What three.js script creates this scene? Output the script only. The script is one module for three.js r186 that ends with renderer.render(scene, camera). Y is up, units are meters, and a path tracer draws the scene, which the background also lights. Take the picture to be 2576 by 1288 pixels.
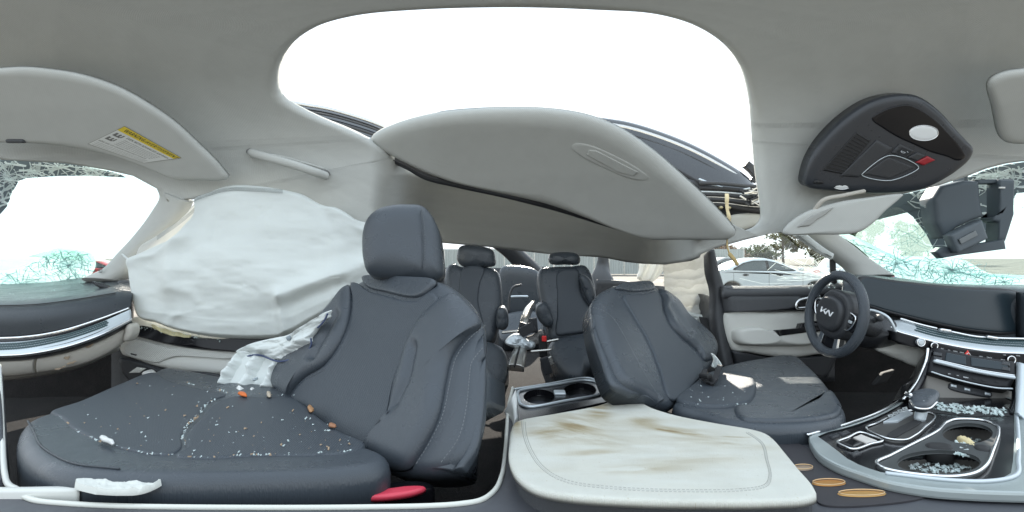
import * as THREE from 'three';
import { mergeGeometries } from 'three/addons/utils/BufferGeometryUtils.js';
import { RoundedBoxGeometry } from 'three/addons/geometries/RoundedBoxGeometry.js';

// ------------------------------------------------------------------ camera, sky, sun, exposure
const scene = new THREE.Scene();
const EYE = 1.5;                                   // eye height above the yard, metres
const camera = new THREE.PerspectiveCamera(50, 2, 0.05, 600);
camera.position.set(0, EYE, 0);
camera.lookAt(0, EYE, -1);
{
  const W = 128, H = 64, a = new Float32Array(W * H * 4);
  for (let j = 0; j < H; j++) for (let i = 0; i < W; i++) {
    const e = Math.max(0, Math.sin(((j + 0.5) / H - 0.5) * Math.PI)), o = (j * W + i) * 4;
    const t = Math.pow(e, 0.6);
    a[o] = 0.62 - 0.10 * t; a[o + 1] = 0.66 - 0.05 * t; a[o + 2] = 0.68 + 0.02 * t; a[o + 3] = 1;
  }
  const sky = new THREE.DataTexture(a, W, H, THREE.RGBAFormat, THREE.FloatType);
  sky.mapping = THREE.EquirectangularReflectionMapping; sky.magFilter = THREE.LinearFilter; sky.minFilter = THREE.LinearFilter; sky.needsUpdate = true;
  scene.background = sky; scene.environment = sky;
}
const SUN_DIR = new THREE.Vector3(0.10, 0.46, -0.88).normalize();
const sun = new THREE.DirectionalLight(new THREE.Color(1, 0.93, 0.82), 4.2);
sun.position.copy(SUN_DIR).multiplyScalar(60); sun.castShadow = true;
sun.shadow.mapSize.set(2048, 2048);
Object.assign(sun.shadow.camera, { left: -14, right: 14, top: 10, bottom: -10, near: 1, far: 140 });
scene.add(sun); scene.add(sun.target); sun.name = 'sun'; sun.target.name = 'sun_target';
const renderer = new THREE.WebGLRenderer({ antialias: true });
renderer.toneMapping = THREE.LinearToneMapping;
renderer.toneMappingExposure = 2.6;
renderer.shadowMap.enabled = true;

// ------------------------------------------------------------------ helpers
// The picture is a full turn of a car's cabin. It is built as a cabin that stands unrolled in front of the eye:
// K = metres per photograph unit (the photograph counted 2576 x 1288) for each metre of distance.
const K = Math.tan(25 * Math.PI / 180) / 644;
const P = (x, y, d) => new THREE.Vector3((x - 1288) * K * d, EYE + (644 - y) * K * d, -d);
const EYEV = new THREE.Vector3(0, EYE, 0);
let seed = 12345;
const rnd = () => { seed = (seed + 0x6D2B79F5) | 0; let t = Math.imul(seed ^ (seed >>> 15), 1 | seed); t = (t + Math.imul(t ^ (t >>> 7), 61 | t)) ^ t; return ((t ^ (t >>> 14)) >>> 0) / 4294967296; };
const rr = (a, b) => a + (b - a) * rnd();
const hash = (x, y) => { let h = Math.imul(x | 0, 374761393) + Math.imul(y | 0, 668265263); h = Math.imul(h ^ (h >>> 13), 1274126177); return ((h ^ (h >>> 16)) >>> 0) / 4294967296; };
const sm = t => t * t * (3 - 2 * t);
const clamp = (t, a = 0, b = 1) => Math.min(b, Math.max(a, t));
const step = (a, b, x) => sm(clamp((x - a) / (b - a)));
function noise(x, y, per = 0) {
  const i = Math.floor(x), j = Math.floor(y), u = sm(x - i), v = sm(y - j);
  const w = (p) => per ? ((p % per) + per) % per : p;
  const a = hash(w(i), w(j)), b = hash(w(i + 1), w(j)), c = hash(w(i), w(j + 1)), d = hash(w(i + 1), w(j + 1));
  return a + (b - a) * u + (c - a) * v + (a - b - c + d) * u * v;
}
const fbm = (x, y, o = 4, per = 0) => { let s = 0, a = 0.5, f = 1; for (let k = 0; k < o; k++) { s += a * noise(x * f + k * 0, y * f, per ? per * f : 0); a /= 2; f *= 2; } return s / (1 - Math.pow(0.5, o)); };

// textures: uv is in metres everywhere, so repeat = tiles per metre
function tex(n, fn, { rep = 1, color = false, clampTo = false } = {}) {
  const a = new Uint8Array(n * n * 4);
  for (let j = 0; j < n; j++) for (let i = 0; i < n; i++) {
    const c = fn(i / n, j / n), o = (j * n + i) * 4;
    if (typeof c === 'number') a[o] = a[o + 1] = a[o + 2] = clamp(c) * 255; else { a[o] = clamp(c[0]) * 255; a[o + 1] = clamp(c[1]) * 255; a[o + 2] = clamp(c[2]) * 255; }
    a[o + 3] = 255;
  }
  const t = new THREE.DataTexture(a, n, n);
  t.magFilter = THREE.LinearFilter; t.minFilter = THREE.LinearMipmapLinearFilter; t.generateMipmaps = true;
  t.wrapS = t.wrapT = clampTo ? THREE.ClampToEdgeWrapping : THREE.RepeatWrapping; t.repeat.set(rep, rep);
  if (color) t.colorSpace = THREE.SRGBColorSpace; t.needsUpdate = true; return t;
}
function canvasTex(w, h, draw) {
  const c = document.createElement('canvas'); c.width = w; c.height = h; const g = c.getContext('2d'); draw(g, w, h);
  const t = new THREE.CanvasTexture(c); t.colorSpace = THREE.SRGBColorSpace; t.magFilter = THREE.LinearFilter; return t;
}
const lin = (r, g, b) => new THREE.Color().setRGB(r, g, b);
const std = (c, rough, o = {}) => new THREE.MeshStandardMaterial({ color: Array.isArray(c) ? lin(...c) : c, roughness: rough, side: THREE.DoubleSide, ...o });
const phys = (c, rough, o = {}) => new THREE.MeshPhysicalMaterial({ color: Array.isArray(c) ? lin(...c) : c, roughness: rough, side: THREE.DoubleSide, ...o });

const leatherBump = tex(256, (u, v) => { const x = u * 32, y = v * 32; let m = 9, m2 = 9; for (let a = -1; a < 2; a++) for (let b = -1; b < 2; b++) { const i = Math.floor(x) + a, j = Math.floor(y) + b, w = p => ((p % 32) + 32) % 32; const dx = i + hash(w(i), w(j)) - x, dy = j + hash(w(i) + 77, w(j) + 31) - y, q = Math.hypot(dx, dy); if (q < m) { m2 = m; m = q; } else if (q < m2) m2 = q; } return clamp((m2 - m) * 2.2); }, { rep: 9 });
const leatherRough = tex(256, (u, v) => 0.78 + 0.22 * (fbm(u * 6, v * 6, 4, 6) - 0.5) * 2, { rep: 3 });
const weaveBump = tex(128, (u, v) => { const a = Math.sin(u * Math.PI * 16), b = Math.sin(v * Math.PI * 16); return 0.5 + 0.25 * a * b + 0.25 * (noise(u * 40, v * 40, 40) - 0.5); }, { rep: 12 });
const weaveColor = tex(256, (u, v) => { const s = 0.95 + 0.02 * (fbm(u * 5, v * 5, 5, 5) - 0.5) * 2 - 0.035 * (Math.sin(u * Math.PI * 64) * Math.sin(v * Math.PI * 64) > 0.3 ? 1 : 0); return [s, s, s]; }, { rep: 3, color: true });
const panelBump = tex(128, (u, v) => { const x = (u * 16) % 1, y = (v * 16 + (Math.floor(u * 16) % 2) * 0.5) % 1; return 1 - clamp(1.6 - Math.hypot(x - 0.5, y - 0.5) * 4.5); }, { rep: 8 });
const carpetBump = tex(256, (u, v) => 0.5 * noise(u * 128, v * 128, 128) + 0.5 * noise(u * 48, v * 48, 48), { rep: 6 });
const carpetColor = tex(256, (u, v) => { const s = 0.72 + 0.5 * (fbm(u * 8, v * 8, 5, 8) - 0.5) + 0.25 * (noise(u * 128, v * 128, 128) - 0.5); return [s, s * 0.98, s * 0.97]; }, { rep: 2, color: true });
const clothBump = tex(256, (u, v) => 0.6 * fbm(u * 10, v * 10, 5, 10) + 0.2 * Math.sin(u * Math.PI * 128) * Math.sin(v * Math.PI * 128), { rep: 4 });
const clothColor = tex(256, (u, v) => { const q = fbm(u * 4, v * 4, 5, 4), s = 0.955 - 0.06 * (q - 0.5); return [s, s * 1.0, s * 0.995]; }, { rep: 1.3, color: true });
const dustRough = tex(256, (u, v) => 0.55 + 0.45 * fbm(u * 7, v * 7, 5, 7), { rep: 2.5 });
const gritColor = tex(512, (u, v) => { const q = 0.66 + 0.5 * (fbm(u * 8, v * 8, 6, 8) - 0.5) + 0.22 * (noise(u * 200, v * 200, 200) - 0.5); return [q, q * 0.97, q * 0.92]; }, { rep: 0.12, color: true });

const M = {
  liner: std([0.55, 0.56, 0.53], 0.95, { bumpMap: weaveBump, bumpScale: 0.0016, map: weaveColor }),
  linerPlain: std([0.55, 0.56, 0.53], 0.9, { map: weaveColor }),
  leather: std([0.050, 0.060, 0.072], 0.40, { bumpMap: leatherBump, bumpScale: 0.0004, roughnessMap: leatherRough }),
  perforated: std([0.047, 0.057, 0.069], 0.50, { bumpMap: panelBump, bumpScale: 0.0010 }),
  plasticDark: std([0.028, 0.030, 0.034], 0.5, { bumpMap: leatherBump, bumpScale: 0.0005, roughnessMap: dustRough }),
  plasticGrey: std([0.060, 0.063, 0.068], 0.55, { bumpMap: leatherBump, bumpScale: 0.0005 }),
  dash: std([0.034, 0.042, 0.050], 0.44, { bumpMap: leatherBump, bumpScale: 0.0007, roughnessMap: leatherRough }),
  gloss: phys([0.008, 0.008, 0.010], 0.3, { clearcoat: 0.25, clearcoatRoughness: 0.12, specularIntensity: 0.4, roughnessMap: dustRough }),
  screen: phys([0.018, 0.029, 0.037], 0.28, { specularIntensity: 0.8 }),
  chrome: std([0.86, 0.87, 0.88], 0.16, { metalness: 1 }),
  satin: std([0.60, 0.65, 0.68], 0.5, { metalness: 0.6 }),
  beige: std([0.56, 0.53, 0.47], 0.7, { bumpMap: leatherBump, bumpScale: 0.0006 }),
  stone: std([0.60, 0.60, 0.56], 0.72, { bumpMap: leatherBump, bumpScale: 0.0005 }),
  carpet: std([0.017, 0.014, 0.014], 1, { map: carpetColor, bumpMap: carpetBump, bumpScale: 0.006 }),
  bag: phys([0.80, 0.84, 0.825], 0.85, { map: clothColor, bumpMap: clothBump, bumpScale: 0.0012, transmission: 0.12, thickness: 0 }),
  bagThin: phys([0.82, 0.82, 0.79], 1, { map: clothColor, bumpMap: clothBump, bumpScale: 0.003, transmission: 0.45, thickness: 0 }),
  white: std([0.78, 0.78, 0.75], 0.6),
  facia: phys([0.009, 0.009, 0.011], 0.45, { specularIntensity: 0.6 }),
  black: std([0.012, 0.012, 0.013], 0.6),
  rubber: std([0.02, 0.02, 0.021], 0.75),
  glass: phys([0.90, 0.975, 0.96], 0.02, { transmission: 1, thickness: 0, ior: 1.5 }),
  glassClear: phys([0.97, 0.99, 0.985], 0.02, { transmission: 1, thickness: 0, ior: 1.45 }),
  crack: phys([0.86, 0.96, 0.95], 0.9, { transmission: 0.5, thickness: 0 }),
  crackBacklit: phys([0.34, 0.50, 0.50], 0.8, { transmission: 0.35, thickness: 0 }),  // darker copy of crack: the backlit look is put into the colour
  milky: phys([0.87, 0.965, 0.96], 0.5, { transmission: 0.8, thickness: 0, ior: 1.3 }),
  haze: phys([0.92, 0.975, 0.95], 0.35, { transmission: 0.9, thickness: 0, ior: 1.3 }),
  mirrorBlack: phys([0.008, 0.008, 0.010], 0.1, { specularIntensity: 0.6 }),
  hazedFrit: std([0.13, 0.175, 0.20], 0.5),  // border lightened and blued: the flare veil is put into its colour
  crumb: phys([0.84, 0.92, 0.91], 0.12, { transmission: 0.55, thickness: 0 }),
  red: phys([0.55, 0.012, 0.02], 0.3, { clearcoat: 0.6 }),
  belt: std([0.03, 0.03, 0.032], 0.8),
  steel: std([0.60, 0.59, 0.56], 0.38, { metalness: 0.9, roughnessMap: dustRough }),
};

// ------------------------------------------------------------------ things and parts
const used = {};
const numbered = n => { const c = used[n] = (used[n] || 0) + 1; return c === 1 ? n : `${n}_${String(c - 1).padStart(3, '0')}`; };
const things = [];
function thing(name, label, category, group) {
  const o = new THREE.Group(); o.name = numbered(name); o.userData = { label, category }; if (group) o.userData.group = group;
  scene.add(o); things.push(o); return o;
}
function part(parent, name, geo, mat, label) {
  const m = new THREE.Mesh(geo, mat); m.name = name; m.castShadow = m.receiveShadow = true; if (label) m.userData.label = label; parent.add(m); return m;
}
function single(name, geo, mat, label, category, group) {
  const m = new THREE.Mesh(geo, mat); m.name = numbered(name); m.castShadow = m.receiveShadow = true; m.userData = { label, category }; if (group) m.userData.group = group; scene.add(m); return m;
}
function struct(name, geo, mat) { const m = new THREE.Mesh(geo, mat); m.name = name; m.castShadow = m.receiveShadow = true; m.userData.kind = 'structure'; scene.add(m); return m; }
function stuff(name, geo, mat, label, category) { const m = single(name, geo, mat, label, category); m.userData.kind = 'stuff'; return m; }

// ------------------------------------------------------------------ shapes
const smooth2 = (pts, n, closed, tension = 0.5) => {
  const c = new THREE.CatmullRomCurve3(pts.map(p => new THREE.Vector3(p[0], p[1], p[2] || 0)), closed, 'centripetal', tension);
  const q = c.getSpacedPoints(n); if (closed) q.pop(); return q;
};
const planeMap = (a, b, c) => {                    // the plane through three points
  const A = P(...a), n = new THREE.Vector3().subVectors(P(...b), A).cross(new THREE.Vector3().subVectors(P(...c), A)).normalize(), e = A.clone().sub(EYEV).dot(n);
  return (x, y) => { const r = P(x, y, 1).sub(EYEV); return P(x, y, e / r.dot(n)); };
};
const level = h => (x, y) => P(x, y, h / ((y - 644) * K));      // a level plane h below the eye
const depthMap = f => (x, y) => P(x, y, f(x, y));
function normalOf(map, x, y) {
  const e = 0.7, p = map(x, y), n = map(x + e, y).sub(p).cross(map(x, y + e).sub(p)).normalize();
  if (n.dot(EYEV.clone().sub(p)) < 0) n.negate(); return n;
}
function build(pos, uv, idx) {
  const g = new THREE.BufferGeometry();
  g.setAttribute('position', new THREE.BufferAttribute(new Float32Array(pos), 3)); g.setAttribute('uv', new THREE.BufferAttribute(new Float32Array(uv), 2)); g.setIndex(idx); g.computeVertexNormals(); return g;
}
function frameUV(C, N) {
  const up = Math.abs(N.y) > 0.9 ? new THREE.Vector3(0, 0, -1) : new THREE.Vector3(0, 1, 0);
  const e1 = up.clone().cross(N).normalize(), e2 = N.clone().cross(e1);
  return p => { const q = p.clone().sub(C); return [q.dot(e1), q.dot(e2)]; };
}
// a cushion: an outline on a surface, rounded at its rim, closed behind
function fan(outline, map, { n = 96, rings = 14, puff = 0.03, edge = 0.03, back = 0.04, hf = null, centre = null, sharp = false, pow = 1.6, dome = 0 } = {}) {
  let b = sharp ? outline.map(p => new THREE.Vector3(p[0], p[1], 0)) : smooth2(outline, n, true);
  if (sharp) { const q = [], m = Math.max(2, Math.round(n / b.length)); b.forEach((p, i) => { for (let k = 0; k < m; k++) q.push(p.clone().lerp(b[(i + 1) % b.length], k / m)); }); b = q; }
  const N = b.length, c = centre ? new THREE.Vector3(centre[0], centre[1], 0) : b.reduce((s, p) => s.add(p), new THREE.Vector3()).divideScalar(N);
  const pos = [], uv = [], idx = [], C = map(c.x, c.y), NC = normalOf(map, c.x, c.y), fu = frameUV(C, NC);
  const put = p => { pos.push(p.x, p.y, p.z); const q = fu(p); uv.push(q[0], q[1]); };
  const lens = b.map(p => map(p.x, p.y).distanceTo(C));
  const at = (p, i, t) => {
    const x = p.x + (c.x - p.x) * t, y = p.y + (c.y - p.y) * t, s = clamp(t * lens[i] / edge);
    let h = puff * Math.sqrt(1 - (1 - s) * (1 - s)); if (dome) h += dome * Math.sin(clamp(t) * Math.PI / 2);
    if (hf) h += hf(x, y, t) * Math.min(1, s * 1.5);
    return map(x, y).addScaledVector(normalOf(map, x, y), h);
  };
  b.forEach(p => put(map(p.x, p.y).addScaledVector(normalOf(map, p.x, p.y), -back)));
  for (let j = 0; j < rings; j++) b.forEach((p, i) => put(at(p, i, Math.pow(j / rings, pow))));
  put(at(b[0], 0, 1)); put(C.clone().addScaledVector(NC, -back));
  const top = (rings + 1) * N, bot = top + 1;
  for (let j = 0; j < rings; j++) for (let i = 0; i < N; i++) { const a = j * N + i, d = j * N + (i + 1) % N; idx.push(a, d, a + N, d, d + N, a + N); }
  for (let i = 0; i < N; i++) { idx.push(rings * N + i, rings * N + (i + 1) % N, top); idx.push((i + 1) % N, i, bot); }
  return build(pos, uv, idx);
}
// a grid of points made into a shell with a back
function shell(grid, { back = 0.02, closedU = false, hf = null } = {}) {
  const m = grid.length, n = grid[0].length, nor = []; let facing = 0;
  for (let j = 0; j < m; j++) for (let i = 0; i < n; i++) {
    const i0 = closedU ? (i + n - 1) % n : Math.max(0, i - 1), i1 = closedU ? (i + 1) % n : Math.min(n - 1, i + 1), j0 = Math.max(0, j - 1), j1 = Math.min(m - 1, j + 1);
    const v = grid[j][i1].clone().sub(grid[j][i0]).cross(grid[j1][i].clone().sub(grid[j0][i])); if (v.lengthSq() < 1e-16) v.set(0, 0, 1); v.normalize();
    facing += v.dot(EYEV.clone().sub(grid[j][i]).normalize()); nor.push(v);
  }
  if (facing < 0) nor.forEach(v => v.negate());
  const pos = [], uv = [], idx = [];
  const us = [0]; for (let i = 1; i < n; i++) us.push(us[i - 1] + grid[m >> 1][i].distanceTo(grid[m >> 1][i - 1]));
  const vs = [0]; for (let j = 1; j < m; j++) vs.push(vs[j - 1] + grid[j][n >> 1].distanceTo(grid[j - 1][n >> 1]));
  for (const s of [0, 1]) for (let j = 0; j < m; j++) for (let i = 0; i < n; i++) {
    const p = grid[j][i].clone(); if (!s && hf) p.addScaledVector(nor[j * n + i], hf(i / (n - 1), j / (m - 1))); if (s) p.addScaledVector(nor[j * n + i], -back);
    pos.push(p.x, p.y, p.z); uv.push(us[i], vs[j]);
  }
  const o = m * n, q = (a, b, c, d) => idx.push(a, b, c, b, d, c), nu = closedU ? n : n - 1;
  for (let j = 0; j < m - 1; j++) for (let i = 0; i < nu; i++) { const a = j * n + i, b = j * n + (i + 1) % n; q(a, b, a + n, b + n); q(o + b, o + a, o + b + n, o + a + n); }
  for (let i = 0; i < nu; i++) { const b = (i + 1) % n, l = (m - 1) * n; q(i + o, b + o, i, b); q(l + i, l + b, l + i + o, l + b + o); }
  if (!closedU) for (let j = 0; j < m - 1; j++) { const a = j * n, c = (j + 1) * n, b = j * n + n - 1, d = (j + 1) * n + n - 1; q(a + o, a, c + o, c); q(b, b + o, d, d + o); }
  return build(pos, uv, idx);
}
// a band between two curves of [x, y, d]
function strip(A, B, { n = 60, m = 8, bulge = 0, back = 0.02, hf = null, closed = false, sharp = false } = {}) {
  const sam = c => sharp || c.length < 3 ? (() => { const cu = new THREE.CurvePath(); for (let i = 0; i + 1 < c.length; i++) cu.add(new THREE.LineCurve3(P(...c[i]), P(...c[i + 1]))); return cu.getSpacedPoints(n); })()
    : new THREE.CatmullRomCurve3(c.map(p => P(...p)), closed, 'centripetal').getSpacedPoints(n);
  const a = sam(A), b = sam(B), g = [];
  for (let j = 0; j <= m; j++) g.push(a.map((p, i) => p.clone().lerp(b[i], j / m)));
  return shell(g, { back, hf: (u, v) => bulge * Math.sqrt(Math.max(0, 1 - Math.pow(2 * v - 1, 2))) + (hf ? hf(u, v) : 0) });
}
// a surface through rows of [x, y, d]
function sheet(rows, { n = 50, m = 30, back = 0.02, hf = null } = {}) {
  const R = rows.map(r => new THREE.CatmullRomCurve3(r.map(p => P(...p)), false, 'centripetal').getSpacedPoints(n)), g = [];
  const cols = []; for (let i = 0; i <= n; i++) cols.push(rows.length < 3 ? Array.from({ length: m + 1 }, (_, j) => R[0][i].clone().lerp(R[1][i], j / m)) : new THREE.CatmullRomCurve3(R.map(r => r[i]), false, 'centripetal').getPoints(m));
  for (let j = 0; j <= m; j++) g.push(cols.map(c => c[j]));
  return shell(g, { back, hf });
}
function tube(pts, r, { n = 60, k = 8, closed = false, taper = null } = {}) {
  const c = new THREE.CatmullRomCurve3(pts.map(p => p.isVector3 ? p : P(...p)), closed, 'centripetal');
  const g = new THREE.TubeGeometry(c, n, r, k, closed);
  if (closed) return g;
  const cap = t => { const s = new THREE.SphereGeometry(r, k, 6); const q = c.getPoint(t); s.translate(q.x, q.y, q.z); return s; };
  return mergeGeometries([g, cap(0), cap(1)]);
}
const box = (w, h, d, r = 0.004) => new RoundedBoxGeometry(w, h, d, 2, Math.min(r, w / 2.1, h / 2.1, d / 2.1));
// a box with its middle at p, turned
function boxAt(p, w, h, d, { r = 0.004, ry = 0, rx = 0, rz = 0 } = {}) { const g = box(w, h, d, r); g.applyMatrix4(new THREE.Matrix4().makeRotationFromEuler(new THREE.Euler(rx, ry, rz, 'YXZ'))); g.translate(p.x, p.y, p.z); return g; }
// a plate with four corners
const plate = (q, map, o = {}) => fan(q, map, { sharp: true, n: 40, rings: 6, puff: 0.006, edge: 0.006, back: 0.008, ...o });
const loop = (pts, map, lift = 0) => pts.map(p => { const v = map(p[0], p[1]); return v.addScaledVector(normalOf(map, p[0], p[1]), lift); });
const ell = (x, y, rx, ry, n = 28, rot = 0) => Array.from({ length: n }, (_, i) => { const a = i / n * Math.PI * 2, c = Math.cos(a) * rx, s = Math.sin(a) * ry; return [x + c * Math.cos(rot) - s * Math.sin(rot), y + c * Math.sin(rot) + s * Math.cos(rot)]; });
// a level slab with holes: outline and holes drawn on the level plane h below the eye
function slab(outline, holes, h, thick, { bevel = 0.006, n = 160, sharp = false } = {}) {
  const map = level(h), flat = (o, k, sh) => (sh ? o.map(p => ({ x: p[0], y: p[1] })) : smooth2(o, k, true)).map(p => { const v = map(p.x, p.y); return new THREE.Vector2(v.x, -v.z); });
  const s = new THREE.Shape(flat(outline, n, sharp)); for (const o of holes) s.holes.push(new THREE.Path(flat(o, 40)));
  const g = new THREE.ExtrudeGeometry(s, { depth: thick - 2 * bevel, bevelEnabled: bevel > 0, bevelThickness: bevel, bevelSize: bevel, bevelOffset: -bevel, bevelSegments: 2, curveSegments: 6 });
  g.rotateX(-Math.PI / 2); g.translate(0, EYE - h - thick + bevel, 0); return g;
}
// a cup under a hole in such a slab
function cup(o, h, deep, narrow = 0.86) {
  const map = level(h), top = o.map(p => map(p[0], p[1])), c = top.reduce((s, p) => s.add(p), new THREE.Vector3()).divideScalar(top.length), g = [];
  for (let j = 0; j <= 8; j++) { const t = j / 8, k = t < 0.75 ? 1 - (1 - narrow) * t / 0.75 : narrow * (1 - (t - 0.75) / 0.25 * 0.97), yy = -deep * Math.min(1, t / 0.75); g.push(top.map(p => new THREE.Vector3(c.x + (p.x - c.x) * k, c.y + yy, c.z + (p.z - c.z) * k))); }
  const pos = [], uv = [], idx = [], N = top.length; g.forEach((r, j) => r.forEach((p, i) => { pos.push(p.x, p.y, p.z); uv.push(i * 0.02, j * 0.02); }));
  for (let j = 0; j < 8; j++) for (let i = 0; i < N; i++) { const a = j * N + i, b = j * N + (i + 1) % N; idx.push(a, b, a + N, b, b + N, a + N); }
  return build(pos, uv, idx);
}
const distTo = (pts) => (x, y) => { let m = 1e9; for (let i = 0; i + 1 < pts.length; i++) { const [ax, ay] = pts[i], [bx, by] = pts[i + 1], dx = bx - ax, dy = by - ay, t = clamp(((x - ax) * dx + (y - ay) * dy) / (dx * dx + dy * dy)); m = Math.min(m, Math.hypot(x - ax - t * dx, y - ay - t * dy)); } return m; };
const ridge = (pts, w, h) => { const f = distTo(pts); return (x, y) => h * Math.exp(-Math.pow(f(x, y) / w, 2)); };
// stitches: short threads along a line on a surface
function stitches(pts, map, { step: s = 0.012, len = 0.007, r = 0.0011, lift = 0.003 } = {}) {
  const c = new THREE.CatmullRomCurve3(loop(pts, map, lift), false, 'centripetal'), L = c.getLength(), out = [];
  for (let a = 0; a < L - len; a += s) { const p = c.getPointAt(a / L), q = c.getPointAt((a + len) / L), g = new THREE.CylinderGeometry(r, r, len, 5, 1); g.applyQuaternion(new THREE.Quaternion().setFromUnitVectors(new THREE.Vector3(0, 1, 0), q.clone().sub(p).normalize())); const mid = p.add(q).multiplyScalar(0.5); g.translate(mid.x, mid.y, mid.z); out.push(g); }
  return mergeGeometries(out);
}
// ribbons (cracks) on a surface
function ribbons(lines, map, lift = 0.004) {
  const pos = [], uv = [], idx = [];
  for (const { pts, w } of lines) {
    const v = pts.map(p => map(p[0], p[1]).addScaledVector(normalOf(map, p[0], p[1]), lift));
    for (let i = 0; i < v.length; i++) {
      const t = v[Math.min(i + 1, v.length - 1)].clone().sub(v[Math.max(i - 1, 0)]).normalize(), nn = EYEV.clone().sub(v[i]).normalize(), s = t.cross(nn).normalize().multiplyScalar(w * 0.5 * (0.6 + 0.8 * hash(i, Math.round(pts[0][0] * 7))));
      for (const sg of [1, -1]) { const q = v[i].clone().addScaledVector(s, sg); pos.push(q.x, q.y, q.z); uv.push(0, 0); }
      if (i) { const o = pos.length / 3 - 4; idx.push(o, o + 1, o + 2, o + 1, o + 3, o + 2); }
    }
  }
  return build(pos, uv, idx);
}
// crumbs scattered over a surface
function crumbs(count, place, map, size, lift = 0.001) {
  const out = [];
  for (let i = 0; i < count; i++) {
    const q = place(i); if (!q) continue; const s = size * (0.35 + 1.3 * Math.pow(rnd(), 2.5));
    const g = i % 3 ? new THREE.TetrahedronGeometry(s) : new THREE.BoxGeometry(s * 1.6, s * 0.9, s).toNonIndexed(); g.scale(1 + rnd(), 0.7, 1); g.rotateY(rnd() * 6); g.rotateX(rnd() * 0.8);
    const p = map(q[0], q[1]).addScaledVector(normalOf(map, q[0], q[1]), lift + s * 0.4); g.translate(p.x, p.y, p.z); out.push(g);
  }
  return mergeGeometries(out);
}
const inside = (poly, x, y) => { let c = false; for (let i = 0, j = poly.length - 1; i < poly.length; j = i++) { const [xi, yi] = poly[i], [xj, yj] = poly[j]; if ((yi > y) !== (yj > y) && x < (xj - xi) * (y - yi) / (yj - yi) + xi) c = !c; } return c; };
const scatterIn = (poly) => { const xs = poly.map(p => p[0]), ys = poly.map(p => p[1]), x0 = Math.min(...xs), x1 = Math.max(...xs), y0 = Math.min(...ys), y1 = Math.max(...ys); return () => { for (let k = 0; k < 40; k++) { const x = rr(x0, x1), y = rr(y0, y1); if (inside(poly, x, y)) return [x, y]; } return null; }; };
// a sheet of print on a surface: uv runs 0..1 over the four corners (a top left, b top right, c bottom right, d bottom left)
function printed(a, b, c, d, map, lift) {
  const Q = [a, b, c, d].map(p => map(p[0], p[1]).addScaledVector(normalOf(map, p[0], p[1]), lift)), pos = [], uv = [], idx = [], n = 8;
  for (let j = 0; j <= n; j++) for (let i = 0; i <= n; i++) { const u = i / n, v = j / n, p = Q[0].clone().lerp(Q[1], u).lerp(Q[3].clone().lerp(Q[2], u), v); pos.push(p.x, p.y, p.z); uv.push(u, 1 - v); }
  for (let j = 0; j < n; j++) for (let i = 0; i < n; i++) { const q = j * (n + 1) + i; idx.push(q, q + n + 1, q + 1, q + 1, q + n + 1, q + n + 2); }
  return build(pos, uv, idx);
}
// ------------------------------------------------------------------ the yard outside
{
  const g = new THREE.PlaneGeometry(600, 600); g.rotateX(-Math.PI / 2);
  const p = g.attributes.position, uv = g.attributes.uv; for (let i = 0; i < p.count; i++) uv.setXY(i, p.getX(i), p.getZ(i));
  struct('ground', g, std([0.45, 0.43, 0.40], 0.95, { map: gritColor }));
}
// ------------------------------------------------------------------ headliner: one moulded sheet round the roof opening
const HOLE = [[697, 215], [705, 170], [740, 115], [800, 75], [900, 48], [1050, 35], [1288, 30], [1500, 36], [1650, 46], [1750, 75], [1820, 120], [1865, 180], [1888, 250], [1898, 330], [1908, 430], [1914, 470], [1921, 520], [1920, 552], [1900, 572], [1840, 582], [1795, 556], [1740, 512], [1650, 484], [1500, 472], [1300, 456], [1150, 442], [1066, 438], [1030, 412], [1000, 390], [940, 358], [880, 330], [800, 300], [740, 272], [712, 255], [700, 240]];
const RIM = [[-90, -60], [500, -60], [1288, -60], [2000, -60], [2670, -60], [2670, 200], [2670, 402], [2576, 405], [2532, 411], [2482, 424], [2432, 444], [2357, 468], [2282, 486], [2172, 500], [2120, 520], [2060, 565], [1990, 590], [1966, 584], [1937, 588], [1872, 604], [1798, 625], [1722, 658], [1673, 666], [1615, 664], [1576, 660], [1521, 649], [1478, 646], [1400, 642], [1310, 632], [1230, 622], [1115, 612], [1000, 590], [935, 574], [890, 562], [838, 536], [768, 498], [640, 474], [560, 470], [505, 496], [425, 512], [400, 478], [330, 440], [250, 424], [150, 408], [0, 402], [-90, 402]];
function dCeil(x, y) {
  const plane = 3.012 / ((644 - y) * K + 0.692), rear = step(930, 1110, x) * (1 - step(1570, 1760, x));
  const cap = 3.22 * (1 - rear) + rear * (3.75 + Math.max(0, y - 440) * 0.0056), kk = 0.28, h = clamp(0.5 + 0.5 * (cap - plane) / kk);
  return cap * (1 - h) + plane * h - kk * h * (1 - h);
}
const ceilMap = depthMap(dCeil);
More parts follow.
